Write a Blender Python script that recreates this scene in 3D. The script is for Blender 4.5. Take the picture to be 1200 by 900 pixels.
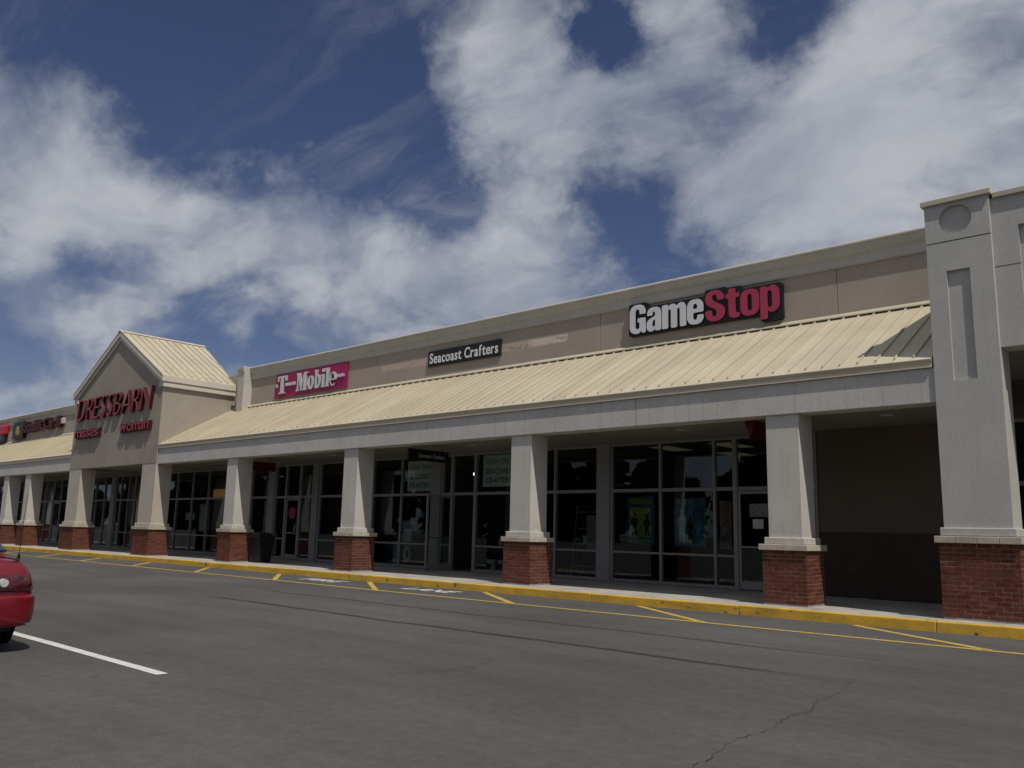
import bpy, bmesh, math, random
from mathutils import Vector, Matrix, noise as mnoise
random.seed(7)
for o in list(bpy.data.objects): bpy.data.objects.remove(o)
S = bpy.context.scene
COL = S.collection
R = math.radians

# ------------------------------------------------------------------ camera
CAM_Z = 1.27
def make_camera():
    f, yaw, pitch, roll = 995.44, R(-42.506), R(9.861), R(1.295)
    fw = Vector((math.sin(yaw)*math.cos(pitch), math.cos(yaw)*math.cos(pitch), math.sin(pitch)))
    rt = Vector((math.cos(yaw), -math.sin(yaw), 0)); up = rt.cross(fw)
    r2 = math.cos(roll)*rt + math.sin(roll)*up
    u2 = -math.sin(roll)*rt + math.cos(roll)*up
    cd = bpy.data.cameras.new('camera'); c = bpy.data.objects.new('camera', cd); COL.objects.link(c)
    cd.sensor_width = 36; cd.lens = 36*f/1200; cd.clip_end = 3000; cd.clip_start = .05
    m = Matrix(((r2.x, u2.x, -fw.x, 0), (r2.y, u2.y, -fw.y, 0), (r2.z, u2.z, -fw.z, CAM_Z), (0, 0, 0, 1)))
    c.matrix_world = m
    S.camera = c
make_camera()

# ------------------------------------------------------------------ sun, sky, exposure
SUN_DIR = Vector((.56, -.20, 1.0)).normalized()
sd = bpy.data.lights.new('sun', 'SUN'); sun = bpy.data.objects.new('sun', sd); COL.objects.link(sun)
sd.energy = 3.4; sd.angle = R(.5); sd.color = (1, .95, .87)
sun.rotation_euler = SUN_DIR.to_track_quat('Z', 'Y').to_euler()
sun.location = (20, -10, 40)
S.view_settings.view_transform = 'Standard'; S.view_settings.look = 'None'
S.view_settings.gamma = 1; S.view_settings.use_curve_mapping = False
S.view_settings.exposure = -0.12

class NT:
    """terse node building"""
    def __init__(s, tree): s.t = tree; s.n = tree.nodes; s.l = tree.links
    def node(s, typ, **k):
        n = s.n.new(typ)
        for a, b in k.items(): setattr(n, a, b)
        return n
    def put(s, sock, v):
        if hasattr(v, 'is_output') or isinstance(v, bpy.types.NodeSocket): s.l.new(v, sock)
        elif v is not None:
            try: sock.default_value = v
            except Exception: sock.default_value = (*v, 1)
    def m(s, op, a, b=None, c=None, clamp=False):
        n = s.node('ShaderNodeMath', operation=op); n.use_clamp = clamp
        for i, v in enumerate((a, b, c)):
            if v is not None: s.put(n.inputs[i], v)
        return n.outputs[0]
    def v(s, op, a, b=None):
        n = s.node('ShaderNodeVectorMath', operation=op)
        s.put(n.inputs[0], a)
        if b is not None: s.put(n.inputs[1], b)
        return n.outputs['Value'] if op in ('DOT_PRODUCT', 'LENGTH', 'DISTANCE') else n.outputs[0]
    def sep(s, v):
        n = s.node('ShaderNodeSeparateXYZ'); s.put(n.inputs[0], v); return n.outputs
    def comb(s, x, y, z):
        n = s.node('ShaderNodeCombineXYZ')
        for i, q in enumerate((x, y, z)): s.put(n.inputs[i], q)
        return n.outputs[0]
    def noise(s, vec, scale, detail=4, rough=.55, dist=0):
        n = s.node('ShaderNodeTexNoise'); s.put(n.inputs['Vector'], vec)
        n.inputs['Scale'].default_value = scale; n.inputs['Detail'].default_value = detail
        n.inputs['Roughness'].default_value = rough; n.inputs['Distortion'].default_value = dist
        return n.outputs[0]
    def ramp(s, f, lo, hi, a=0., b=1.):
        n = s.node('ShaderNodeMapRange', interpolation_type='SMOOTHSTEP'); s.put(n.inputs[0], f)
        n.inputs[1].default_value = lo; n.inputs[2].default_value = hi
        n.inputs[3].default_value = a; n.inputs[4].default_value = b
        return n.outputs[0]
    def mix(s, f, a, b, typ='MIX'):
        n = s.node('ShaderNodeMix', data_type='RGBA', blend_type=typ)
        s.put(n.inputs[0], f)
        for i, v in ((6, a), (7, b)):
            if isinstance(v, (tuple, list)): n.inputs[i].default_value = (*v[:3], 1)
            else: s.l.new(v, n.inputs[i])
        return n.outputs[2]

def build_world():
    w = bpy.data.worlds.new('World'); S.world = w; w.use_nodes = True
    t = NT(w.node_tree); t.n.clear()
    out = t.node('ShaderNodeOutputWorld')
    sky = t.node('ShaderNodeTexSky', sky_type='NISHITA', sun_disc=False)
    sky.sun_elevation = math.asin(SUN_DIR.z); sky.sun_rotation = math.atan2(SUN_DIR.x, SUN_DIR.y)
    sky.air_density = 1.0; sky.dust_density = .5; sky.ozone_density = 2.2
    bg = t.node('ShaderNodeBackground'); bg.inputs[1].default_value = SKY_STRENGTH
    tint = t.mix(1., sky.outputs[0], (.84, .82, 1.0), 'MULTIPLY')
    t.l.new(tint, bg.inputs[0])
    d = t.node('ShaderNodeTexCoord').outputs['Generated']
    x, y, z = t.sep(d)
    zz = t.m('ADD', t.m('MAXIMUM', z, 0.0), .38)
    p = t.comb(t.m('DIVIDE', x, zz), t.m('DIVIDE', y, zz), 0.)
    pr = t.node('ShaderNodeMapping'); t.l.new(p, pr.inputs[0]); pr.inputs['Rotation'].default_value = (0, 0, R(-38))
    pr.inputs['Scale'].default_value = (1.0, 1.3, 1)
    warp = t.node('ShaderNodeTexNoise'); t.l.new(pr.outputs[0], warp.inputs['Vector']); warp.inputs['Scale'].default_value = 2.2; warp.inputs['Detail'].default_value = 4
    pw = t.v('ADD', pr.outputs[0], t.v('MULTIPLY', t.v('SUBTRACT', warp.outputs['Color'], (.5, .5, .5)), (.34, .34, .0)))
    n1 = t.noise(pw, 2.3, 10, .57, .1)
    n2 = t.noise(t.v('ADD', pw, (7.3, 2.1, 0)), 6.5, 9, .62, .15)
    dens = t.m('ADD', t.m('MULTIPLY', n1, .86), t.m('MULTIPLY', n2, .24))     # ~0.55 mean
    dens = t.m('ADD', dens, CLOUD_BASE)
    wd = t.node('ShaderNodeTexNoise'); t.l.new(d, wd.inputs['Vector']); wd.inputs['Scale'].default_value = 7.; wd.inputs['Detail'].default_value = 7; wd.inputs['Roughness'].default_value = .6
    dw = t.v('NORMALIZE', t.v('ADD', d, t.v('MULTIPLY', t.v('SUBTRACT', wd.outputs['Color'], (.5, .5, .5)), (.20, .20, .20))))
    blobs = 0.
    for az, el, k, a in SKY_BLOBS:
        c = (math.sin(R(az))*math.cos(R(el)), math.cos(R(az))*math.cos(R(el)), math.sin(R(el)))
        kk = 1/(1-math.cos(R(k)))
        g = t.m('EXPONENT', t.m('MULTIPLY', t.m('SUBTRACT', t.v('DOT_PRODUCT', dw, c), 1.), kk))
        blobs = t.m('MULTIPLY_ADD', g, a, blobs)
    dens = t.m('ADD', dens, blobs)
    cov = t.ramp(dens, .40, .72)
    hz = t.ramp(z, .0, .22, .34, 0.)                 # thin pale veil low over the horizon
    cov = t.m('MAXIMUM', t.m('MULTIPLY', cov, .95), hz)
    # thin cirrus wisps drawn across the open blue
    cw = t.node('ShaderNodeMapping'); t.l.new(p, cw.inputs[0]); cw.inputs['Rotation'].default_value = (0, 0, R(35)); cw.inputs['Scale'].default_value = (1.2, 3.2, 1)
    ci = t.ramp(t.noise(t.v('ADD', cw.outputs[0], t.v('MULTIPLY', t.v('SUBTRACT', warp.outputs['Color'], (.5, .5, .5)), (.9, .9, 0))), 1.9, 9, .66, .6), .50, .80, 0., .34)
    cov = t.m('MAXIMUM', cov, ci)
    shade = t.ramp(t.m('ADD', t.m('MULTIPLY', n2, .28), t.m('MULTIPLY', t.noise(t.v('ADD', pw, (1.3, 9.1, 0)), 2.2, 6, .5), .72)), .36, .66)
    thick = t.ramp(dens, .55, .85)
    cc = t.mix(shade, (.25, .285, .37), (.53, .545, .58))
    cc = t.mix(t.m('MULTIPLY', thick, .35), cc, (.52, .54, .58))
    cc = t.mix(t.ramp(z, .02, .25, .6, 0.), cc, (.33, .375, .46))
    cb = t.node('ShaderNodeBackground'); t.l.new(cc, cb.inputs[0]); cb.inputs[1].default_value = CLOUD_STRENGTH
    mx = t.node('ShaderNodeMixShader'); t.l.new(cov, mx.inputs[0]); t.l.new(bg.outputs[0], mx.inputs[1]); t.l.new(cb.outputs[0], mx.inputs[2])
    t.l.new(mx.outputs[0], out.inputs[0])
SKY_STRENGTH = .05
CLOUD_STRENGTH = 1.0
# azimuth, elevation, radius (deg), amount: where the cloud bank is thick or open
CLOUD_BASE = .08
SKY_BLOBS = [(-63, 31, 8, -.34), (-54, 29, 6, -.30), (-52, 24.5, 4.0, -.24), (-70, 34, 8, -.30), (-60, 25, 5, -.20), (-48.5, 21.5, 3.2, -.18), (-65, 27, 4, -.12),
             (-37.4, 32.0, 2.4, -.40), (-34.0, 29.8, 1.8, -.14), (-33, 18.6, 2.8, -.32), (-36, 22.3, 2.6, -.26), (-31.5, 16.5, 2.2, -.22), (-27, 17, 1.8, -.14), (-30, 27, 2., -.10), (-23.5, 32.5, 2.6, -.22), (-13, 27, 3.5, -.08),
             (-64, 12.8, 2.8, -.26), (-70, 14.2, 2.6, -.24), (-58, 12.4, 2.8, -.26), (-73, 9.2, 2.6, -.20), (-66, 9.2, 2.4, -.16), (-53, 12.6, 2.6, -.20), (-75, 13, 2.4, -.15), (-61, 15.2, 1.6, -.08),
             (-70, 19, 6, .10), (-57, 17.5, 6, .10), (-60.5, 22, 2.6, .12), (-45, 28, 4, .10), (-24, 24, 8, .08), (-42, 17, 4, .05)]
build_world()
S.render.engine = 'CYCLES'
S.cycles.max_bounces = 7; S.cycles.transparent_max_bounces = 12
S.render.resolution_x = 1024; S.render.resolution_y = 768

# ------------------------------------------------------------------ materials
MATS = {}
def mat(name, col, rough=.7, var=.12, scale=3., bump=0., bscale=60., spec=.3, rnd=0., metal=0., extra=None, fine=.0, fscale=40., coat=0.):
    if name in MATS: return MATS[name]
    m = bpy.data.materials.new(name); m.use_nodes = True; MATS[name] = m
    t = NT(m.node_tree); b = t.n['Principled BSDF']
    pos = t.node('ShaderNodeNewGeometry').outputs['Position']
    f = t.ramp(t.noise(pos, scale, 6, .6), .3, .7)
    dk = tuple(c*(1-var) for c in col); lt = tuple(min(1, c*(1+var)) for c in col)
    c = t.mix(f, dk, lt)
    if fine:
        ff = t.ramp(t.noise(pos, fscale, 3, .6), .35, .65)
        c = t.mix(1., c, t.mix(ff, (1-fine,)*3, (1+fine,)*3), 'MULTIPLY')
    if rnd:
        r = t.node('ShaderNodeObjectInfo').outputs['Random']
        k = t.m('MULTIPLY_ADD', r, 2*rnd, 1-rnd)
        c = t.mix(1., c, t.comb(k, t.m('POWER', k, 1.25), t.m('POWER', k, 1.4)), 'MULTIPLY')
    if extra: c = extra(t, c, pos, b)
    t.put(b.inputs['Base Color'], c)
    b.inputs['Roughness'].default_value = rough; b.inputs['Metallic'].default_value = metal
    b.inputs['Specular IOR Level'].default_value = spec
    if coat: b.inputs['Coat Weight'].default_value = coat; b.inputs['Coat Roughness'].default_value = .06
    if bump:
        bn = t.node('ShaderNodeBump'); bn.inputs['Strength'].default_value = bump; bn.inputs['Distance'].default_value = .02
        t.l.new(t.noise(pos, bscale, 5, .6), bn.inputs['Height']); t.l.new(bn.outputs[0], b.inputs['Normal'])
    return m

def asphalt_extra(t, c, pos, b):
    x, y, z = t.sep(pos)
    big = t.ramp(t.noise(pos, .22, 4, .55), .3, .7, .86, 1.12)
    mid = t.ramp(t.noise(t.v('MULTIPLY', pos, (.35, 1.6, 1)), .8, 5, .6), .3, .72, .9, 1.1)
    c = t.mix(1., c, t.comb(t.m('MULTIPLY', big, mid), t.m('MULTIPLY', big, mid), t.m('MULTIPLY', big, mid)), 'MULTIPLY')
    wig = t.m('MULTIPLY', t.m('SUBTRACT', t.noise(t.comb(x, 0., 0.), .25, 2), .5), .35)
    yy = t.m('ADD', y, wig)
    nn = t.ramp(t.noise(t.v('MULTIPLY', pos, (1, 8, 1)), 1.3, 5, .7), .3, .6, .25, 1.)
    for y0, w, a, xl, xr in ((8.0, .10, .85, -15, -2.6), (9.66, .10, .62, -16, -2.4), (10.35, .06, .2, -14, -4)):
        g = t.m('SUBTRACT', 1., t.m('DIVIDE', t.m('ABSOLUTE', t.m('SUBTRACT', yy, y0)), w), clamp=True)
        g = t.m('MULTIPLY', g, t.m('MULTIPLY', t.ramp(x, xl, xl+1.2), t.ramp(x, xr-2.5, xr, 1., 0.)))
        c = t.mix(t.m('MULTIPLY', t.m('MULTIPLY', g, a*1.6), nn, clamp=True), c, (.024, .023, .022))
    # oil drips and small pale stones
    oil = t.ramp(t.noise(pos, 2.3, 4, .6), .66, .76)
    c = t.mix(t.m('MULTIPLY', oil, .5), c, (.03, .029, .028))
    peb = t.node('ShaderNodeTexVoronoi', feature='F1'); t.l.new(pos, peb.inputs['Vector']); peb.inputs['Scale'].default_value = 1.4
    pm = t.m('LESS_THAN', peb.outputs['Distance'], .011)
    c = t.mix(t.m('MULTIPLY', pm, .8), c, (.42, .40, .36))
    return c
ASPHALT = mat('asphalt', (.091, .0875, .083), .9, .10, 9, .42, 130, .25, extra=asphalt_extra, fine=.27, fscale=110)

def worn(colr, lo=.36, hi=.48, sc=7., amt=.8):
    def f(t, c, pos, b):
        w = t.ramp(t.noise(pos, sc, 7, .68), lo, hi, amt, 0.)
        return t.mix(w, c, colr)
    return f
YPAINT = mat('yellow_road_paint', (.50, .345, .07), .75, .14, 6, .2, 90, .25, extra=worn((.1, .09, .075), .30, .46))
WPAINT = mat('white_road_paint', (.62, .61, .58), .7, .08, 5, .2, 90, .25, extra=worn((.13, .12, .11), .26, .42))
WPAINT2 = mat('faded_white_road_paint', (.62, .61, .58), .7, .08, 5, .2, 90, .25, extra=worn((.13, .12, .11), .30, .46))
def kerb_extra(t, c, pos, b):
    x, y, z = t.sep(pos)
    ch = t.ramp(t.noise(t.v('MULTIPLY', pos, (1, 1, 1.6)), 5.5, 8, .7), .60, .645)
    c = t.mix(ch, c, (.09, .07, .05))
    dirt = t.ramp(t.noise(t.v('MULTIPLY', pos, (.6, 1, 3)), 2.2, 5, .65), .45, .8, 0., .5)
    c = t.mix(dirt, c, (.22, .15, .05))
    return t.mix(t.ramp(t.noise(pos, 14, 4, .7), .62, .74, 0., .55), c, (.30, .25, .17))
KERB = mat('kerb_yellow_paint', (.66, .40, .05), .65, .12, 2.5, .35, 45, .3, extra=kerb_extra)
CONC = mat('pavement_concrete', (.40, .375, .335), .9, .14, 1.6, .3, 70, .2, fine=.12, fscale=50,
           extra=worn((.2, .185, .165), .3, .5, 1.3, .5))
FOOT = mat('footing_concrete', (.30, .285, .26), .9, .14, 4, .3, 60, .2)
def streaks(period, amt, tone):
    def f(t, c, pos, b):
        x, y, z = t.sep(pos)
        fr = t.m('FRACT', t.m('DIVIDE', t.m('ADD', x, 100.), period))
        ln = t.m('SUBTRACT', 1., t.m('DIVIDE', t.m('ABSOLUTE', t.m('SUBTRACT', fr, .5)), .09), clamp=True)
        nz = t.ramp(t.noise(t.v('MULTIPLY', pos, (3.4, 1, .5)), 1.5, 4, .6), .35, .7)
        c = t.mix(t.m('MULTIPLY', t.m('MULTIPLY', ln, nz), amt), c, tone)
        st = t.ramp(t.noise(t.v('MULTIPLY', pos, (5, 1, .35)), 1.6, 5, .65), .5, .78, 0., .3)
        return t.mix(st, c, tone)
    return f
BEAM = mat('painted_stucco_grey', (.545, .52, .485), .85, .06, 1.2, .12, 120, .2, extra=streaks(.2955, .65, (.38, .365, .345)), fine=.05, fscale=25)
def col_extra(t, c, pos, b):
    x, y, z = t.sep(pos)
    st = t.ramp(t.noise(t.v('MULTIPLY', pos, (6, 6, .5)), 1.2, 6, .7), .48, .8, 0., .30)
    c = t.mix(st, c, (.33, .315, .285))
    low = t.m('MULTIPLY', t.ramp(z, 1.2, 1.8, .38, 0.), t.ramp(t.noise(pos, 7, 5, .65), .35, .65))
    return t.mix(low, c, (.36, .33, .28))
SHAFT = mat('column_stucco', (.56, .535, .485), .85, .05, 1.5, .15, 140, .2, extra=col_extra, fine=.05, fscale=25)
PILLAR = mat('pillar_stucco', (.475, .465, .435), .85, .05, 1.3, .18, 140, .2, extra=col_extra, fine=.05, fscale=25)
STONE = mat('cast_stone', (.46, .42, .34), .85, .12, 3, .3, 60, .2, rnd=.06, extra=worn((.25, .23, .19), .3, .5, 5, .5))
GSHAFT = mat('gable_column_stucco', (.50, .455, .385), .85, .05, 1.5, .15, 140, .2, extra=col_extra)
def wall_extra(t, c, pos, b):
    x, y, z = t.sep(pos)
    st = t.ramp(t.noise(t.v('MULTIPLY', pos, (3, 1, .4)), 1.3, 5, .65), .5, .8, 0., .22)
    c = t.mix(st, c, (.27, .24, .205))
    # ghost of an older sign: pinkish patches either side of the black board
    zz = t.m('ADD', z, t.m('MULTIPLY', t.m('ADD', x, 17.), -.0))
    band = t.m('MULTIPLY', t.ramp(zz, 6.14, 6.17), t.ramp(zz, 6.33, 6.37, 1., 0.))
    xa = t.m('MULTIPLY', t.ramp(x, -21.05, -20.9), t.ramp(x, -18.6, -18.5, 1., 0.))
    xb = t.m('MULTIPLY', t.ramp(x, -16.2, -16.0), t.ramp(x, -13.5, -13.4, 1., 0.))
    nz = t.ramp(t.noise(t.v('MULTIPLY', pos, (1, 1, 2.2)), 3.6, 6, .7), .32, .50)
    msk = t.m('MULTIPLY', t.m('MULTIPLY', band, t.m('ADD', xa, xb)), nz, clamp=True)
    pk = t.mix(t.ramp(x, -14.9, -14.6, 0., 1.), (.52, .41, .345), (.66, .56, .49))
    c = t.mix(t.m('MULTIPLY', msk, .95), c, pk)
    dk = t.m('MULTIPLY', t.m('MULTIPLY', t.ramp(zz, 6.14, 6.18), t.ramp(zz, 6.26, 6.32, 1., 0.)), t.m('MULTIPLY', t.ramp(x, -15.7, -15.5), t.ramp(x, -14.7, -14.5, 1., 0.)))
    c = t.mix(t.m('MULTIPLY', t.m('MULTIPLY', dk, t.ramp(t.noise(pos, 9, 5, .7), .45, .6)), .6), c, (.2, .13, .10))
    return c
WALL = mat('tan_stucco', (.375, .325, .272), .88, .05, .9, .15, 110, .2, extra=wall_extra, fine=.04, fscale=30)
GWALL = mat('gable_tan_stucco', (.355, .315, .262), .88, .05, .9, .15, 110, .2, fine=.04, fscale=30,
            extra=worn((.29, .255, .215), .35, .6, 1.1, .5))
CORN = mat('cornice_stucco', (.50, .475, .42), .85, .06, 1.5, .1, 110, .2, extra=streaks(2.1, .2, (.36, .34, .3)), fine=.05)
TRIM = mat('cream_painted_trim', (.60, .55, .47), .6, .05, 2, .05, 80, .35)
ROOF = mat('cream_metal_roofing', (.50, .445, .325), .48, .06, .8, .03, 20, .4, rnd=.06,
           extra=worn((.50, .435, .29), .25, .5, .9, .3))
RIB = mat('roof_clip_metal', (.52, .47, .34), .45, .05, 3)
COPE = mat('tan_coping_metal', (.50, .455, .35), .5, .06, 2, rnd=.03)
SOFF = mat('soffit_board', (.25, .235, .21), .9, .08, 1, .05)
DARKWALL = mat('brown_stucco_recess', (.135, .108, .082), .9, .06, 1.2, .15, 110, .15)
MORTAR = mat('mortar', (.19, .145, .12), .95, .12, 6, .4, 80, .1)
def brick_extra(t, c, pos, b):
    r = t.node('ShaderNodeObjectInfo').outputs['Random']
    c = t.mix(t.ramp(r, .78, .95, 0., .6), c, (.10, .045, .036))
    return t.mix(t.ramp(t.noise(pos, 7, 6, .7), .60, .76, 0., .2), c, (.30, .20, .15))
BRICK = mat('red_brick', (.130, .042, .027), .9, .22, 14, .5, 70, .15, rnd=.24, extra=brick_extra, fine=.14, fscale=60)
def bw_extra(t, c, pos, b):
    # joined brickwork: tone changes brick by brick through cells of one brick
    q = t.v('MULTIPLY', pos, (4.9, 4.9, 14.77))
    v = t.node('ShaderNodeTexWhiteNoise', noise_dimensions='3D'); t.l.new(t.v('FLOOR', q), v.inputs['Vector'])
    k = t.m('MULTIPLY_ADD', v.outputs['Value'], .5, .75)
    return t.mix(1., c, t.comb(k, k, k), 'MULTIPLY')
BRICKW = mat('red_brickwork', (.130, .042, .027), .9, .22, 14, .5, 70, .15, extra=bw_extra)
MORTARD = mat('dark_mortar', (.062, .047, .038), .95, .12, 6, .4, 80, .1)
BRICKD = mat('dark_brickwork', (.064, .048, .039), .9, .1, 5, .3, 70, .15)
ALU = mat('grey_aluminium', (.25, .245, .24), .5, .05, 4, 0, 60, .4, metal=.0)
PANELG = mat('grey_metal_panel', (.25, .245, .245), .55, .06, 2)
RUBBER = mat('black_rubber', (.018, .018, .018), .8, .1, 5)
BLACK = mat('black_plastic', (.012, .012, .013), .55, .15, 5, .05)
CHROME = mat('chrome', (.6, .6, .6), .2, .02, 5, metal=1.)
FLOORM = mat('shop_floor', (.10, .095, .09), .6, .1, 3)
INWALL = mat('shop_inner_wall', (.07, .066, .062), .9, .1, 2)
WHITE = mat('white_face', (.74, .74, .75), .5, .03, 3)
WSIGN = mat('white_sign_face', (.66, .66, .69), .45, .03, 3)
REDF = mat('red_letter_face', (.40, .035, .065), .4, .06, 3)
REDS = mat('dark_red_letter_side', (.055, .008, .012), .5, .1, 3)
GRED = mat('raspberry_letter_face', (.40, .045, .095), .4, .05, 3)
MAROON = mat('maroon_letter', (.055, .010, .013), .55, .1, 3)
MAG = mat('magenta_board', (.36, .012, .098), .45, .05, 2)
BLKSIGN = mat('black_sign_board', (.014, .014, .016), .45, .1, 3)
YEL = mat('yellow_emblem', (.40, .26, .04), .5, .15, 4)
REDSIGN = mat('bright_red_sign', (.45, .012, .03), .4, .05, 3)
MOULDSIDE = mat('charcoal_return', (.012, .012, .013), .5, .1, 3)

def glass_mat():
    m = bpy.data.materials.new('shop_glass'); m.use_nodes = True
    t = NT(m.node_tree); t.n.clear()
    out = t.node('ShaderNodeOutputMaterial')
    tr = t.node('ShaderNodeBsdfTransparent'); tr.inputs[0].default_value = (.80, .84, .83, 1)
    gl = t.node('ShaderNodeBsdfGlossy'); gl.inputs['Roughness'].default_value = .012; gl.inputs[0].default_value = (.9, .95, 1, 1)
    lw = t.node('ShaderNodeLayerWeight'); lw.inputs[0].default_value = .5
    fr = t.m('MULTIPLY_ADD', t.m('POWER', lw.outputs['Facing'], 5.), .96, .030)
    mx = t.node('ShaderNodeMixShader')
    t.l.new(fr, mx.inputs[0]); t.l.new(tr.outputs[0], mx.inputs[1]); t.l.new(gl.outputs[0], mx.inputs[2])
    t.l.new(mx.outputs[0], out.inputs[0])
    return m
GLASS = glass_mat()
def emit_mat(name, col, s):
    m = bpy.data.materials.new(name); m.use_nodes = True
    b = m.node_tree.nodes['Principled BSDF']
    b.inputs['Base Color'].default_value = (*col, 1); b.inputs['Emission Color'].default_value = (*col, 1); b.inputs['Emission Strength'].default_value = s
    return m
LAMPM = emit_mat('lit_lamp', (1, .93, .8), 9.)
TROFFER = emit_mat('dim_ceiling_light', (.9, .75, .5), .04)
WARM = emit_mat('warm_shop_light', (1, .45, .1), .10)

# ------------------------------------------------------------------ mesh helpers
class MB:
    def __init__(s): s.v = []; s.f = []; s.mi = []
    def add(s, vs, fs, mi=0):
        n = len(s.v); s.v += [tuple(p) for p in vs]
        for f in fs: s.f.append([i+n for i in f]); s.mi.append(mi)
        return s
    def box(s, x0, x1, y0, y1, z0, z1, mi=0):
        if x0 > x1: x0, x1 = x1, x0
        if y0 > y1: y0, y1 = y1, y0
        if z0 > z1: z0, z1 = z1, z0
        return s.add([(x0,y0,z0),(x1,y0,z0),(x1,y1,z0),(x0,y1,z0),(x0,y0,z1),(x1,y0,z1),(x1,y1,z1),(x0,y1,z1)],
                     [(0,3,2,1),(4,5,6,7),(0,1,5,4),(1,2,6,5),(2,3,7,6),(3,0,4,7)], mi)
    def prism_x(s, prof, x0, x1, mi=0):
        """closed (y,z) profile, counter-clockwise seen from +x"""
        n = len(prof)
        vs = [(x0, y, z) for y, z in prof] + [(x1, y, z) for y, z in prof]
        fs = [(i, (i+1) % n, n+(i+1) % n, n+i) for i in range(n)]
        return s.add(vs, fs + [tuple(range(n))[::-1], tuple(range(n, 2*n))], mi)
    def prism_y(s, prof, y0, y1, mi=0):
        """closed (x,z) profile, extruded in y"""
        n = len(prof)
        vs = [(x, y0, z) for x, z in prof] + [(x, y1, z) for x, z in prof]
        fs = [((i+1) % n, i, n+i, n+(i+1) % n) for i in range(n)]
        return s.add(vs, fs + [tuple(range(n)), tuple(range(n, 2*n))[::-1]], mi)
    def hexa(s, p, mi=0):
        return s.add(p, [(0,3,2,1),(4,5,6,7),(0,1,5,4),(1,2,6,5),(2,3,7,6),(3,0,4,7)], mi)
    def cyl(s, a, b, r0, r1=None, n=12, mi=0):
        a = Vector(a); b = Vector(b); r1 = r0 if r1 is None else r1
        d = (b-a).normalized(); u = d.orthogonal().normalized(); w = d.cross(u)
        vs = [a+r0*(math.cos(i*2*math.pi/n)*u+math.sin(i*2*math.pi/n)*w) for i in range(n)]
        vs += [b+r1*(math.cos(i*2*math.pi/n)*u+math.sin(i*2*math.pi/n)*w) for i in range(n)]
        fs = [(i, (i+1) % n, n+(i+1) % n, n+i) for i in range(n)] + [tuple(range(n))[::-1], tuple(range(n, 2*n))]
        return s.add(vs, fs, mi)
    def mesh(s, name, mats, bevel=0., smooth=False, seg=1):
        me = bpy.data.meshes.new(name); me.from_pydata(s.v, [], s.f)
        for m in (mats if isinstance(mats, (list, tuple)) else [mats]): me.materials.append(m)
        me.polygons.foreach_set('material_index', s.mi)
        if bevel or True:
            bm = bmesh.new(); bm.from_mesh(me)
            bmesh.ops.recalc_face_normals(bm, faces=bm.faces)
            if bevel:
                bmesh.ops.bevel(bm, geom=list(bm.edges), offset=bevel, segments=seg, affect='EDGES', profile=.5, clamp_overlap=True)
            if smooth:
                for f in bm.faces: f.smooth = True
            bm.to_mesh(me); bm.free()
        me.update(); return me
    def build(s, name, mats, parent=None, bevel=0., smooth=False, seg=1, kind=None, label=None):
        return link(name, s.mesh(name, mats, bevel, smooth, seg), parent, kind, label)
def link(name, me, parent=None, kind=None, label=None):
    o = bpy.data.objects.new(name, me); COL.objects.link(o)
    if parent is not None:
        o.parent = parent
        p = parent.matrix_parent_inverse if False else None
        o.matrix_parent_inverse = world_of(parent).inverted()
    if kind: o['kind'] = kind
    if label: o['label'] = label
    return o
def world_of(o):
    m = Matrix.LocRotScale(o.location, o.rotation_euler, o.scale)
    if o.parent is not None: m = world_of(o.parent) @ o.matrix_parent_inverse @ m
    return m
def thing(name, label, cat, loc=(0, 0, 0), group=None):
    o = bpy.data.objects.new(name, None); COL.objects.link(o); o.location = loc
    o.empty_display_size = .3
    return tag(o, label, cat, group)
def tag(o, label, cat, group=None):
    o['label'] = label; o['category'] = cat
    if group: o['group'] = group
    return o
def B(name, mats, parent, *a, bevel=0., **k):
    return MB().box(*a).build(name, mats, parent, bevel=bevel, **k)

# ------------------------------------------------------------------ levels
KZ = .15                       # pavement above the asphalt
YK = 13.30                     # kerb face
YB = 13.95                     # beam face
YC = 14.00                     # column shaft face
YS = 17.20                     # shop glass
YW = 16.75                     # upper wall
ZB0, ZB1 = 3.385, 3.93         # beam
ROOF0 = (13.90, 4.055); ROOF1 = (16.75, 5.66)
SL = (ROOF1[1]-ROOF0[1])/(ROOF1[0]-ROOF0[0])
PITCH = .2955

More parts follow.
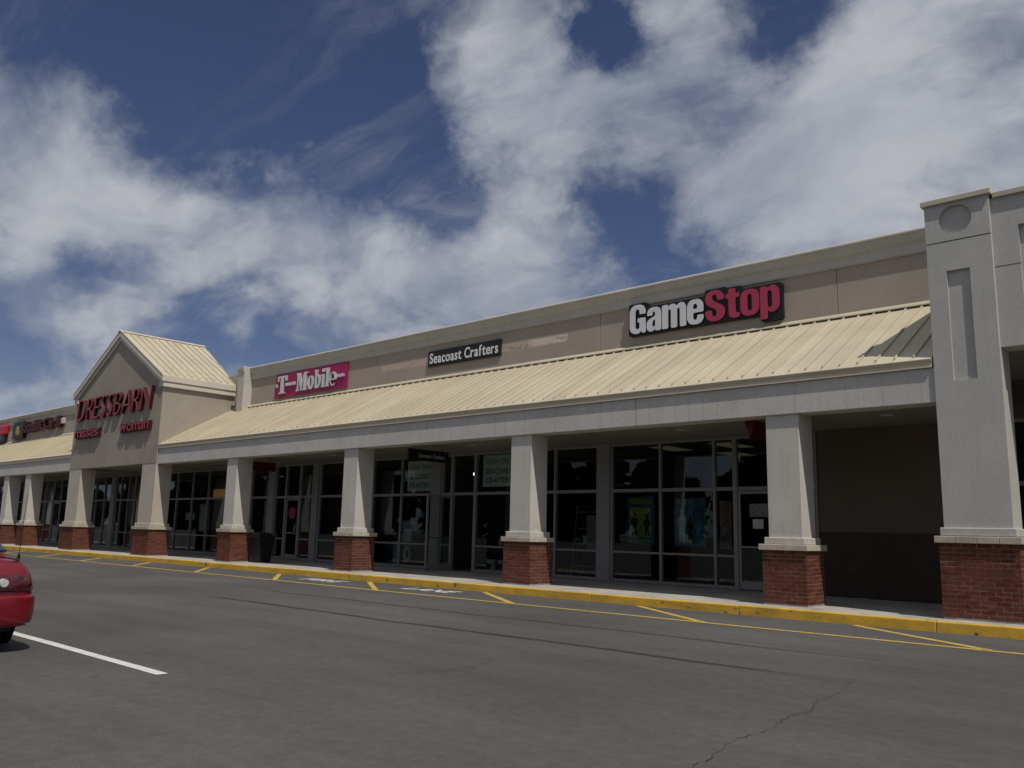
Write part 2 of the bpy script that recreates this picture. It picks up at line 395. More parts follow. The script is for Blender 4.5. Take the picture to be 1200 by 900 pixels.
# ------------------------------------------------------------------ ground
def ground():
    m = MB(); m.add([(-600, -600, 0), (600, -600, 0), (600, 600, 0), (-600, 600, 0)], [(0, 1, 2, 3)])
    g = m.build('parking_lot', ASPHALT, kind='structure')
    g['label'] = 'grey weathered asphalt parking lot in front of the stores'
    def strip(a, b, w, mt, z=.004, name='painted_line'):
        a = Vector((*a, 0)); b = Vector((*b, 0)); d = (b-a).normalized(); n = Vector((-d.y, d.x, 0))*w/2
        q = MB(); k = max(1, int((b-a).length/1.0)); vs = []; fs = []
        for i in range(k+1):
            p = a+(b-a)*i/k; j1 = random.uniform(-.006, .006); j2 = random.uniform(-.006, .006)
            vs += [p+n*(1+j1/w*2)+Vector((0, 0, z)), p-n*(1+j2/w*2)+Vector((0, 0, z))]
        for i in range(k): fs.append((2*i, 2*i+1, 2*i+3, 2*i+2))
        return q.add(vs, fs).build(name, mt, g)
    strip((-62, 11.6), (12, 11.6), .11, YPAINT)
    for i in range(-1, 12):
        x = -5.05-3.86*i
        strip((x, 13.22), (x+2.2, 11.65), .12, YPAINT)
    strip((-13.2, 3.62), (-7.30, 3.62), .11, WPAINT)
    for y in (.85, -1.9): strip((-13.2, y), (-7.30, y), .11, WPAINT)
    # crack
    pts = [(-3.05, 8.3), (-3.14, 8.1), (-2.95, 7.3), (-2.98, 6.95), (-2.81, 6.5), (-2.84, 6.1), (-2.74, 5.6), (-2.76, 5.2), (-2.64, 4.6), (-2.60, 4.3), (-2.45, 3.7), (-2.5, 3.2)]
    q = MB(); vs = []; fs = []; fine = []
    for (x0, y0), (x1, y1) in zip(pts, pts[1:]):
        for k in range(8):
            u = k/8; fine.append((x0+(x1-x0)*u+random.uniform(-.018, .018), y0+(y1-y0)*u))
    for i, (x, y) in enumerate(fine):
        w = random.uniform(.0004, .0042)
        vs += [(x-w, y, .003), (x+w, y, .003)]
        if i: fs.append((2*i-2, 2*i-1, 2*i+1, 2*i))
    q.add(vs, fs).build('crack', mat('crack_dark', (.022, .021, .02), .95), g)
    # short curved crack further left
    q = MB(); vs = []; fs = []
    for i in range(26):
        u = i/25; a = R(-60+130*u)
        x = -6.25+.35*math.cos(a)+random.uniform(-.008, .008); y = 5.75+.75*math.sin(a); w = random.uniform(.001, .005)
        vs += [(x-w, y, .003), (x+w, y, .003)]
        if i: fs.append((2*i-2, 2*i-1, 2*i+1, 2*i))
    q.add(vs, fs).build('crack', MATS['crack_dark'], g)
    return g
LOT = ground()

def kerb_and_pavement():
    k = B('kerb', CONC, None, -64, 12, YK+.012, YK+.14, -.1, .12, kind='structure')
    k['label'] = 'yellow painted kerb along the storefront pavement'
    L = 3.06
    me = MB().box(.004, L-.004, 0, .15, -.05, KZ).mesh('kerb_stone', KERB, bevel=.016, seg=2)
    x = -3.92
    n0 = -20
    for i in range(n0, 5):
        o = link('kerb_stone', me, k); o.location = (x+L*i, YK, random.uniform(-.004, .004))
        o.rotation_euler.z = random.uniform(-.0012, .0012)
    p = B('pavement', FOOT, None, -64, 12, YK+.155, YS+.15, -.1, KZ-.03, kind='structure')
    p['label'] = 'pale concrete pavement under the canopy'
    ms = [MB().box(.004, L-.004, 0, 1.8, 0, .03+.001*j).mesh('paving_slab', CONC, bevel=.006) for j in range(2)]
    for i in range(n0, 5):
        for j in range(2):
            o = link('paving_slab', ms[j], p); o.location = (x+L*i, YK+.156+j*1.806, KZ-.031)
kerb_and_pavement()

# ------------------------------------------------------------------ bricks
BH, BL, BD, J = .0565, .193, .09, .0112
BRICK_ME = MB().box(-.5, .5, -.5, .5, -.5, .5).mesh('brick', BRICK)
def unit_bevel_brick():
    bm = bmesh.new(); bmesh.ops.create_cube(bm, size=1)
    for v in bm.verts: v.co = Vector((v.co.x*BL, v.co.y*BD, v.co.z*BH))
    bmesh.ops.bevel(bm, geom=list(bm.edges), offset=.004, segments=1, affect='EDGES')
    for v in bm.verts: v.co = Vector((v.co.x/BL, v.co.y/BD, v.co.z/BH))
    me = bpy.data.meshes.new('brick'); bm.to_mesh(me); bm.free(); me.materials.append(BRICK); return me
BRICK_ME = unit_bevel_brick()
def brick_layout(x0, x1, y0, y1, z0, z1, sides=('f', 'b', 'l', 'r')):
    """running bond round a rectangular pier: yields centre and size of every brick"""
    n = max(1, round((z1-z0)/(BH+J))); ch = (z1-z0)/n
    out = []
    def run(a, b, off):
        L = BL+J; xs = [a]; p = a+(off if off else L)
        while p < b-.05: xs.append(p); p += L
        xs.append(b)
        return [(u+J/2, v-J/2) for u, v in zip(xs, xs[1:])]
    for i in range(n):
        zc = z0+ch*(i+.5); h = ch-J
        odd = i % 2
        fa, fb = (x0-J/2, x1+J/2) if not odd else (x0+BD, x1-BD)
        sa, sb = (y0-J/2, y1+J/2) if odd else (y0+BD, y1-BD)
        for s in sides:
            if s in 'fb':
                yc = y0+BD/2 if s == 'f' else y1-BD/2
                for u, v in run(fa, fb, 0 if not odd else 1.5*(BL+J)-BD): out.append(((u+v)/2, yc, zc, v-u, BD, h))
            else:
                xc = x0+BD/2 if s == 'l' else x1-BD/2
                for u, v in run(sa, sb, 0 if odd else 1.5*(BL+J)-BD): out.append((xc, (u+v)/2, zc, BD, v-u, h))
    return out
def lay_bricks(parent, dims, single, matj=None, sides=('f', 'b', 'l', 'r')):
    x0, x1, y0, y1, z0, z1 = dims
    i = .004
    bricks = brick_layout(*dims, sides=sides)
    core = B('mortar', MORTARD if matj is BRICKD else MORTAR, parent, x0+i, x1-i, y0+i, y1-i, z0+.003, z1-.003)
    if single:
        for (x, y, z, sx, sy, sz) in bricks:
            o = link('brick', BRICK_ME, parent)
            j = random.uniform(-.0025, .0025)
            if sx >= sy: o.scale = (sx/BL*1.0*BL, sy, sz)
            else: o.scale = (sx, sy, sz)
            o.location = (x+(j if sx < sy else 0), y+(j if sx >= sy else 0), z)
    else:
        m = MB()
        for (x, y, z, sx, sy, sz) in bricks:
            j = random.uniform(-.002, .002)
            m.box(x-sx/2+(j if sx < sy else 0), x+sx/2+(j if sx < sy else 0), y-sy/2+(j if sx >= sy else 0), y+sy/2+(j if sx >= sy else 0), z-sz/2, z+sz/2)
        m.build('brickwork', matj or BRICKW, parent, kind='stuff')
    return core

def column(parent, xc, w=.60, d=.55, z_top=ZB0, zc=(1.06, 1.163, 1.276), smat=None, single=True, y=YC, ex=(.06, .135, .09), label=None):
    smat = smat or SHAFT
    x0, x1 = xc-w/2, xc+w/2
    s = B('column', smat, parent, x0, x1, y, y+d, zc[2]-.01, z_top+.02, bevel=.008, seg=2, label=label)
    a, b, c = ex
    B('base_moulding', smat, s, x0-a, x1+a, y-a, y+d+a, zc[1]-.004, zc[2], bevel=.014, seg=2)
    # capstone in separate stones
    X0, X1 = x0-b, x1+b; n = 2 if w < .8 else 3
    for i in range(n):
        u0 = X0+(X1-X0)*i/n; u1 = X0+(X1-X0)*(i+1)/n
        B('capstone', STONE, s, u0+.002, u1-.002, y-b, y+d+b, zc[0], zc[1]-.004, bevel=.007)
    B('footing', FOOT, s, x0-c+.004, x1+c-.004, y-c+.004, y+d+c-.004, KZ-.05, KZ+.03)
    lay_bricks(s, (x0-c, x1+c, y-c, y+d+c, KZ+.03, zc[0]-.004), single)
    return s

# ------------------------------------------------------------------ shop fronts
Z_LOW, Z_TR, Z_HEAD = .85, 2.31, 3.40
def storefront(parent, xs, doors=(), open_bays=(), low=True, z_head=Z_HEAD):
    """aluminium frame with vertical mullions at xs; each bay gets its panes, doors their leaves"""
    x0, x1 = xs[0], xs[-1]
    m = MB()
    m.box(x0, x1, YS-.05, YS+.05, z_head, z_head+.06)
    fr = m.build('window_frame', ALU, parent, bevel=.004)
    B('rail', ALU, fr, x0, x1, YS-.04, YS+.04, Z_TR-.04, Z_TR+.04, bevel=.004)
    for i, (a, b) in enumerate(zip(xs, xs[1:])):
        if i in doors or i in open_bays: continue
        B('rail', ALU, fr, a+.03, b-.03, YS-.04, YS+.04, KZ, KZ+.07, bevel=.004)
        if low: B('rail', ALU, fr, a+.03, b-.03, YS-.035, YS+.035, Z_LOW-.025, Z_LOW+.025, bevel=.004)
    for i, x in enumerate(xs):
        w = .05 if (i in doors or i-1 in doors or i in open_bays or i-1 in open_bays) else .03
        B('mullion', ALU, fr, x-w, x+w, YS-.055, YS+.055, KZ, z_head+.05, bevel=.004)
    for i, (a, b) in enumerate(zip(xs, xs[1:])):
        rows = [(Z_TR+.03, z_head+.01)]
        if i in open_bays: pass
        elif i in doors:
            leaf(parent, a+.055, b-.055)
        elif low: rows += [(KZ+.06, Z_LOW-.02), (Z_LOW+.02, Z_TR-.03)]
        else: rows += [(KZ+.06, Z_TR-.03)]
        for z0, z1 in rows: B('pane', GLASS, fr, a+.02, b-.02, YS-.004, YS+.004, z0, z1)
    return fr
def leaf(parent, a, b, hinge=None, angle=0, name='door'):
    top = Z_TR-.05; bot = KZ+.012
    m = MB()
    m.box(a, a+.055, YS-.03, YS+.02, bot, top); m.box(b-.055, b, YS-.03, YS+.02, bot, top)
    m.box(a+.055, b-.055, YS-.029, YS+.019, top-.07, top); m.box(a+.055, b-.055, YS-.029, YS+.019, bot, bot+.16)
    d = m.build(name, ALU, parent, bevel=.003)
    pane = B('pane', GLASS, d, a+.045, b-.045, YS-.009, YS-.001, bot+.15, top-.06)
    bar = MB(); bar.box(a+.05, b-.05, YS-.075, YS-.045, 1.04, 1.075); bar.box(a+.06, a+.08, YS-.05, YS-.025, 1.045, 1.07); bar.box(b-.08, b-.06, YS-.05, YS-.025, 1.045, 1.07)
    bar.build('push_bar', PANELG, d)
    hd = MB(); hd.cyl((b-.10, YS-.085, 1.0), (b-.10, YS-.085, 1.35), .012, n=8); hd.cyl((b-.10, YS-.085, 1.02), (b-.05, YS-.03, 1.02), .01, n=8); hd.cyl((b-.10, YS-.085, 1.33), (b-.05, YS-.03, 1.33), .01, n=8)
    hd.build('handle', CHROME, d, smooth=True)
    if angle:
        T = Matrix.Translation((hinge, YS, 0)) @ Matrix.Rotation(R(angle), 4, 'Z') @ Matrix.Translation((-hinge, -YS, 0))
        d.matrix_parent_inverse = world_of(parent).inverted() @ T
    return d
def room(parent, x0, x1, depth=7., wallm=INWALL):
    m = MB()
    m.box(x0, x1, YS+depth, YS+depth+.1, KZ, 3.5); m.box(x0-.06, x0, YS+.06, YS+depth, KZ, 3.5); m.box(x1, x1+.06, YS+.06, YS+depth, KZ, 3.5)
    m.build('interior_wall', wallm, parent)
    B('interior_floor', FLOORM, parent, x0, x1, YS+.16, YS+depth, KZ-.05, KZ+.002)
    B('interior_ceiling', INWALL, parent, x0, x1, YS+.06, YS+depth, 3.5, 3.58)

# ------------------------------------------------------------------ standing seam canopy
def roof_pan_mesh(w=PITCH, y0=ROOF0[0], y1=ROOF1[0]-.02):
    m = MB(); t = .012
    z = lambda y: ROOF0[1]+SL*(y-ROOF0[0])
    def slab(xa, xb, ya, yb, lo, hi, mi=0):
        m.hexa([(xa, ya, z(ya)+lo), (xb, ya, z(ya)+lo), (xb, yb, z(yb)+lo), (xa, yb, z(yb)+lo),
                (xa, ya, z(ya)+hi), (xb, ya, z(ya)+hi), (xb, yb, z(yb)+hi), (xa, yb, z(yb)+hi)], mi)
    slab(.004, w-.002, y0, y1, 0, t)
    slab(.004, .026, y0+.10, y1, t, .048)
    slab(.0, .030, y0+.095, y0+.12, t+.0, .054, 1)
    return m.mesh('roof_panel', [ROOF, RIB])
PAN = roof_pan_mesh()
def canopy_roof(parent, x0, x1, individual=True):
    z = lambda y: ROOF0[1]+SL*(y-ROOF0[0])
    m = MB(); m.prism_x([(ROOF0[0]+.03, z(ROOF0[0]+.03)-.12), (YW+.05, z(YW+.05)-.12), (YW+.05, z(YW+.05)-.004), (ROOF0[0]+.03, z(ROOF0[0]+.03)-.004)], x0+.003, x1-.003)
    rf = m.build('canopy_roof', ROOF, parent)
    n = round((x1-x0)/PITCH); w = (x1-x0)/n
    if individual:
        for i in range(n):
            o = link('roof_panel', PAN, rf); o.location.x = x0+i*w; o.scale.x = w/PITCH
    else:
        mm = MB()
        vs = [v.co for v in PAN.vertices]; fs = [tuple(p.vertices) for p in PAN.polygons]; mi = [p.material_index for p in PAN.polygons]
        for i in range(n):
            k = len(mm.v); mm.v += [(v.x*w/PITCH+x0+i*w, v.y, v.z) for v in vs]
            for f, q in zip(fs, mi): mm.f.append([a+k for a in f]); mm.mi.append(q)
        mm.build('roof_panels', [ROOF, RIB], rf, kind='stuff')
    # top flashing carried on the ribs
    ya, yb = YW-.11, YW-.004
    MB().prism_x([(ya, z(ya)+.056), (yb, z(yb)+.056), (yb, z(yb)+.10), (ya, z(ya)+.078)], x0, x1).build('top_flashing', ROOF, rf)
    # eave trim: drip edge over a fascia
    MB().prism_x([(13.922, 3.945), (13.98, 3.945), (13.98, 4.072), (13.905, 4.06), (13.905, 4.03), (13.922, 4.02)], x0, x1).build('eave_trim', ROOF, rf)
    MB().box(x0, x1, 13.905, 13.96, 3.931, 3.944).build('drip_edge', TRIM, rf)
    return rf

def cornice_profile(yw):
    """(y,z) from the wall face outwards: flat band, cove, rounded lip"""
    pr = [(yw+.28, 6.715), (yw-.03, 6.715), (yw-.03, 6.735), (yw-.042, 6.735), (yw-.042, 6.93)]
    for i in range(9):
        a = i/8*math.pi/2
        pr.append((yw-.042-.085*math.sin(a)**1.4, 6.93+.17*(1-math.cos(a))))
    for i in range(7):
        a = R(215)-i/6*R(165)
        pr.append((yw-.112+.036*math.cos(a), 7.135+.05*math.sin(a)))
    pr += [(yw+.28, 7.195)]
    return pr
def cornice(parent, x0, x1):
    m = MB(); pr = cornice_profile(YW)[::-1]
    m.prism_x(pr, x0, x1)
    o = m.build('cornice', CORN, parent)
    return o

# ------------------------------------------------------------------ main building
MAIN = thing('retail_building', 'long tan retail building with cream metal canopy roof, four columns and shop windows', 'building', (-17, 17, 0))
def main_building(b):
    xl, xr = -29.93, -3.6
    js = [-29.10, -21.2, -12.4, -6.43, xr]
    for u, v in zip(js, js[1:]):
        B('wall_panel', WALL, b, u+.007, v-.007, YW, YW+.3, 5.3, 6.72, bevel=.004)
    B('wall_core', WALL, b, xl, xr, YW+.02, YW+.28, 3.5, 7.10)
    cornice(b, -28.70, xr)
    # end pilaster of the parapet
    p = MB().prism_x([(YW+.05, 5.2), (16.40, 5.2), (16.40, 6.93), (16.36, 7.0), (16.34, 7.10), (16.34, 7.2), (YW+.05, 7.2)][::-1], -29.14, -28.70)
    p.build('end_pilaster', CORN, b, bevel=.006)
    B('parapet', WALL, b, -31.5, -29.16, YW+.03, YW+.3, 5.0, 7.04)
    B('roof_deck', FOOT, b, xl, xr, YW+.3, 34, 6.5, 6.6)
    B('rear_wall', GWALL, b, xl, xr, 33.8, 34, 0, 6.9)
    canopy_roof(b, -29.90, -3.93)
    # beam
    js = [-29.9, -27.9, -21.76, -15.59, -9.45, -3.90]
    for u, v in zip(js, js[1:]):
        B('beam_panel', BEAM, b, u+.006, v-.006, YB, YB+.42, ZB0, ZB1-.004, bevel=.005)
    B('beam_core', BEAM, b, -29.9, -3.9, YB+.03, YB+.40, ZB0+.02, ZB1-.02)
    # soffit with boards
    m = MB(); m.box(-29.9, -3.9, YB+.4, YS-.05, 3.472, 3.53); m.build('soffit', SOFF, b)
    for xc in (-6.44, -12.51, -18.66): column(b, xc, single=True)
    column(b, -24.81, single=False)
    # recessed lights in the soffit (unlit)
    for x in (-5.2, -9.4, -15.6, -21.7, -27.4):
        MB().cyl((x, 15.6, 3.474), (x, 15.6, 3.462), .11, n=20).build('soffit_light', TRIM, b)
    # shop fronts
    storefront(b, [-12.33, -10.94, -9.53, -9.02, -8.0, -7.20], doors=(3,))
    B('pilaster', PANELG, b, -12.73, -12.365, YS-.09, YS+.1, KZ, 3.47, bevel=.004)
    B('pilaster', PANELG, b, -18.82, -18.44, YS-.09, YS+.1, KZ, 3.47, bevel=.004)
    storefront(b, [-24.50, -23.05, -21.63, -20.24, -18.85])
    storefront(b, [-18.41, -18.0, -17.05, -15.55, -14.13, -12.76], open_bays=(1,))
    leaf(b, -18.0+.0, -17.05-.0, hinge=-18.0, angle=-92)
    B('pilaster', PANELG, b, -24.90, -24.56, YS-.09, YS+.1, KZ, 3.47, bevel=.004)
    storefront(b, [-27.22, -26.55, -25.67, -24.93], doors=(1,))
    B('pilaster', PANELG, b, -27.66, -27.25, YS-.09, YS+.1, KZ, 3.47, bevel=.004)
    storefront(b, [-30.0, -28.85, -27.70])
    # dark recess wall beside the corner pillar
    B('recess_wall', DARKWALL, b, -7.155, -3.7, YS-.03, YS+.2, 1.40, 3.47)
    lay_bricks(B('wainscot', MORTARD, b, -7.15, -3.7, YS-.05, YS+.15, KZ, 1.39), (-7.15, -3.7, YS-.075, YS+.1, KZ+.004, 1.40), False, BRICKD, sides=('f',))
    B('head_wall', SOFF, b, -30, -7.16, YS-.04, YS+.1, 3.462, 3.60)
    room(b, -12.6, -7.2); room(b, -18.7, -12.72); room(b, -24.8, -18.8); room(b, -30.0, -24.9)
main_building(MAIN)

# ------------------------------------------------------------------ corner building on the right
RIGHT = thing('corner_building', 'grey stucco building at the right edge with a tall pillar and tan coping', 'building', (-1, 14, 0))
def corner_building(b):
    x0, x1, yf, d = -3.90, -2.98, YB-.035, .55
    ztop = 6.53
    # pillar with recessed roundel and tall recessed panel: front face built round the recesses
    s = B('pillar', PILLAR, b, x0, x1, yf+.05, yf+d, 1.46, ztop, bevel=.006)
    def face_with_hole(xa, xb, za, zb, hole, y0, y1, name):
        """slab with a polygonal hole (list of x,z)"""
        bm = bmesh.new()
        o = [bm.verts.new((x, y0, z)) for x, z in ((xa, za), (xb, za), (xb, zb), (xa, zb))]
        h = [bm.verts.new((x, y0, z)) for x, z in hole]
        es = [bm.edges.new((o[i], o[(i+1) % 4])) for i in range(4)] + [bm.edges.new((h[i], h[(i+1) % len(h)])) for i in range(len(h))]
        bmesh.ops.triangle_fill(bm, edges=es, use_beauty=True, use_dissolve=False)
        # remove faces inside the hole
        cx = sum(p[0] for p in hole)/len(hole); cz = sum(p[1] for p in hole)/len(hole)
        hs = set(h)
        bm.faces.ensure_lookup_table()
        kill = [f for f in bm.faces if all(v in hs for v in f.verts)]
        bmesh.ops.delete(bm, geom=kill, context='FACES_ONLY')
        r = bmesh.ops.extrude_face_region(bm, geom=list(bm.faces))
        for v in [g for g in r['geom'] if isinstance(g, bmesh.types.BMVert)]: v.co.y = y1
        bmesh.ops.recalc_face_normals(bm, faces=bm.faces)
        me = bpy.data.meshes.new(name); bm.to_mesh(me); bm.free(); me.materials.append(PILLAR)
        return link(name, me, s)
    cxc = (x0+x1)/2
    circ = [(cxc-.02+.235*math.cos(i*math.pi/24), 6.235+.235*math.sin(i*math.pi/24)) for i in range(48)]
    face_with_hole(x0, x1, 5.905, ztop-.01, circ, yf, yf+.0495, 'roundel_panel')
    face_with_hole(x0, x1, 1.47, 5.885, [(-3.63, 3.69), (-3.30, 3.69), (-3.30, 5.42), (-3.63, 5.42)], yf, yf+.0495, 'shaft_panel')
    B('base_moulding', PILLAR, s, x0-.05, x1+.05, yf-.05, yf+d+.05, 1.354, 1.475, bevel=.014, seg=2)
    for i in range(4):
        u0 = x0-.12+(x1-x0+.24)*i/4; u1 = x0-.12+(x1-x0+.24)*(i+1)/4
        B('capstone', STONE, s, u0+.002, u1-.002, yf-.12, yf+d+.12, 1.25, 1.35, bevel=.007)
    B('footing', FOOT, s, x0-.065, x1+.065, yf-.065, yf+d+.065, .1, KZ+.03)
    lay_bricks(s, (x0-.07, x1+.07, yf-.07, yf+d+.07, KZ+.03, 1.246), True)
    MB().prism_x([(yf-.05, 6.52), (yf+d, 6.52), (yf+d, 6.62), (yf-.05, 6.60)], x0-.04, x1+.04).build('coping', COPE, s, bevel=.004)
    # wall to the right, set back a little, its recessed panel and groove
    yw = yf+.09
    m = MB()
    m.box(x1+.001, -2.63, yw, yw+.4, 4.14, 5.365); m.box(x1+.001, -2.63, yw, yw+.4, 5.385, 6.47)
    m.box(-2.629, 9, yw, yw+.4, 5.98, 6.469)
    m.box(x1+.001, -2.63, yw+.02, yw+.38, 5.36, 5.39)
    m.build('upper_wall', PILLAR, b)
    B('recessed_panel', PILLAR, b, -2.629, 9, yw+.06, yw+.4, 4.14, 5.98)
    MB().prism_x([(yw-.05, 6.46), (yw+.4, 6.46), (yw+.4, 6.57), (yw-.05, 6.54)], x1+.045, 9).build('coping', COPE, b, bevel=.004)
    B('side_wall', PILLAR, b, x0+.05, x0+.35, yf+d-.02, YW+.2, 3.46, ztop-.02)
    MB().box(x0+.01, x0+.39, yf+d+.02, YW+.5, ztop-.02, ztop+.07).build('coping', COPE, b, bevel=.004)
    B('soffit', SOFF, b, x1-.6, 9, yw+.2, YS+.1, 4.16, 4.24)
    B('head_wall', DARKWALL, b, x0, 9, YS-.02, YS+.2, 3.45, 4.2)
    storefront(b, [-3.66, -2.2, -.75, .7, 2.1, 3.5, 5.0, 6.5, 8.9])
    room(b, -3.6, 8.9)
    B('rear_wall', GWALL, b, x0, 9, 33.6, 33.8, 0, 6.9); B('roof_deck', FOOT, b, x0+.3, 9, YB+.5, 33.6, 6.2, 6.3)
    column(b, 6.8, w=.92, zc=(1.25, 1.354, 1.475), smat=PILLAR, single=False, z_top=4.16)
corner_building(RIGHT)

# ------------------------------------------------------------------ gabled store
GAB = thing('gabled_store', 'tan gabled store front with cream metal roof between the two canopies', 'building', (-33.8, 14, 0))
def gabled_store(b):
    xl, xr, xc = -37.78, -29.90, -33.84
    yf = 13.90
    ze, za = 6.30, 8.55
    # front wall with portal opening
    m = MB()
    m.prism_y([(xl, 3.42), (xr, 3.42), (xr, ze), (xc, za-.02), (xl, ze)], yf, yf+.35)
    m.build('front_wall', GWALL, b)
    B('side_wall', GWALL, b, xr-.3, xr, yf+.35, YW+.25, 3.42, ze)
    B('side_wall', GWALL, b, xl, xl+.3, yf+.35, YW+.25, 3.42, ze)
    column(b, -30.455, w=1.1, d=.6, z_top=3.40, smat=GSHAFT, single=False, y=yf+.01)
    column(b, -37.19, w=1.18, d=.6, z_top=3.40, smat=GSHAFT, single=False, y=yf+.01)
    B('soffit', SOFF, b, xl+.3, xr-.3, yf+.35, YS-.06, 3.47, 3.53)
    # roof: two slopes of single panels
    xe_r, xe_l = -29.76, -37.92
    zr = 8.78; zeave = 6.56
    k = (zr-zeave)/(xe_r-xc)
    y0 = 13.80
    for side in (1, -1):
        base = MB()
        e = xe_r if side > 0 else xe_l
        eb = e-.03*side
        base.hexa([(xc, y0, zr-.1), (eb, y0, zeave-.1+.015), (eb, 16.72, zeave-.1+.015), (xc, 17.35, zr-.1), (xc, y0, zr-.004), (eb, y0, zeave-.004+.015), (eb, 16.72, zeave-.004+.015), (xc, 17.35, zr-.004)])
        rf = base.build('gable_roof', ROOF, b)
        n = 13
        for i in range(n):
            ya = y0-.03+i*.292; yb = ya+.290
            mm = MB()
            def cut(y):  # the roof runs into the parapet behind along a slanted line
                if y <= 16.72: return 1.
                return max(0., (17.38-y)/(17.38-16.72))
            def P(u, y, h): return (xc+(e-xc)*u, y, zr-(zr-zeave)*u+h)
            ua, ub = cut(ya), cut(yb)
            if ub <= .02: continue
            u0 = .012
            mm.hexa([P(u0, ya, 0), P(ua, ya, 0), P(ub, yb, 0), P(u0, yb, 0), P(u0, ya, .012), P(ua, ya, .012), P(ub, yb, .012), P(u0, yb, .012)])
            mm.hexa([P(u0, ya, .012), P(ua*.985, ya, .012), P(ua*.985, ya+.024, .012), P(u0, ya+.024, .012), P(u0, ya, .05), P(ua*.985, ya, .05), P(ua*.985, ya+.024, .05), P(u0, ya+.024, .05)])
            for q in (.80, .93):
                if q < ua: mm.hexa([P(q, ya+.12, .012), P(q+.006, ya+.12, .012), P(q+.006, ya+.17, .012), P(q, ya+.17, .012), P(q, ya+.12, .045), P(q+.006, ya+.12, .045), P(q+.006, ya+.17, .045), P(q, ya+.17, .045)], 1)
            mm.build('roof_panel', [ROOF, RIB], rf)
        # two stepped fascia boards along the eave and up the rake
        s = 1 if side > 0 else -1
        B('eave_fascia', TRIM, rf, e-s*.10, e+s*.004, y0+.02, 16.70, zeave-.19, zeave-.001, bevel=.006)
        B('eave_fascia', TRIM, rf, e-s*.40, e-s*.035, y0+.05, 16.72, zeave-.38, zeave-.194, bevel=.006)
        B('eave_soffit', TRIM, rf, e-s*.60, e-s*.38, y0+.12, 16.7, zeave-.37, zeave-.30)
        for (dy, t0, t1) in ((0., -.012, -.19), (.06, -.194, -.36)):
            q = MB(); yy = y0-.0+dy
            xe2 = e-s*.05*(dy > 0)
            za_, zb_ = zr, zeave + (0 if not dy else .05*k)
            q.hexa([(xc, yy-.02, za_+t1), (xe2, yy-.02, zb_+t1), (xe2, yy+.10, zb_+t1), (xc, yy+.10, za_+t1), (xc, yy-.02, za_+t0), (xe2, yy-.02, zb_+t0), (xe2, yy+.10, zb_+t0), (xc, yy+.10, za_+t0)])
            q.build('rake_board', TRIM, rf)
    q = MB(); q.prism_y([(xc-.14, zr-.03), (xc, zr+.055), (xc+.14, zr-.03), (xc, zr+.03)], y0-.05, 17.36); q.build('ridge_cap', ROOF, b)
    storefront(b, [-38.7, -37.2, -35.85, -34.74, -33.41, -32.11, -30.75, -30.06], doors=())
    # inner storefront left of the portal as the photo shows it
    storefront(b, [-43.0, -42.0, -41.25], low=True); B('pilaster', PANELG, b, -41.2, -40.75, YS-.09, YS+.1, KZ, 3.47, bevel=.004)
    storefront(b, [-40.7, -40.2, -39.4, -38.75])
    B('head_wall', SOFF, b, -43, -30, YS-.04, YS+.1, 3.462, 3.60)
    room(b, -43, -30.1)
    B('parapet', WALL, b, -38.2, -31.5, YW+.31, YW+.6, 5.0, 7.0)
    B('rear_wall', GWALL, b, xl, xr, 33.8, 34, 0, 6.9); B('roof_deck', FOOT, b, xl, xr, YW+.3, 34, 6.5, 6.6)
gabled_store(GAB)

# ------------------------------------------------------------------ left building
LEFT = thing('retail_building', 'far left retail building beyond the gabled store with paired columns', 'building', (-47, 17, 0))
def left_building(b):
    xl, xr = -63, -37.80
    for u, v in ((xl, -57.3), (-57.3, -51), (-51, -44.5), (-44.5, xr)):
        B('wall_panel', WALL, b, u+.007, v-.007, YW, YW+.3, 5.3, 6.72, bevel=.004)
    B('wall_core', WALL, b, xl, xr, YW+.02, YW+.28, 3.5, 7.1)
    cornice(b, xl, xr-.02)
    canopy_roof(b, xl, xr-.02, individual=False)
    js = [xl, -58, -51.8, -44.2, xr-.02]
    for u, v in zip(js, js[1:]):
        B('beam_panel', BEAM, b, u+.006, v-.006, YB, YB+.42, ZB0, ZB1-.004, bevel=.005)
    B('beam_core', BEAM, b, xl, xr-.05, YB+.03, YB+.40, ZB0+.02, ZB1-.02)
    B('soffit', SOFF, b, xl, xr-.02, YB+.4, YS-.05, 3.472, 3.53)
    for xc in (-42.82, -45.70, -51.8, -58): column(b, xc, w=.64, single=False)
    storefront(b, [-50.4, -49.4, -48.4, -47.4, -46.4, -45.2, -44.1, -43.03], doors=(2,))
    storefront(b, [-62.8, -61, -59, -57, -55, -53, -50.45])
    B('head_wall', SOFF, b, xl, -43.02, YS-.04, YS+.1, 3.462, 3.60)
    room(b, -62.9, -43.1)
    B('rear_wall', GWALL, b, xl, xr, 33.8, 34, 0, 6.9); B('end_wall', GWALL, b, xl-.2, xl, YW+.02, 34, 0, 7.1); B('roof_deck', FOOT, b, xl, xr, YW+.3, 33.8, 6.5, 6.6)
left_building(LEFT)
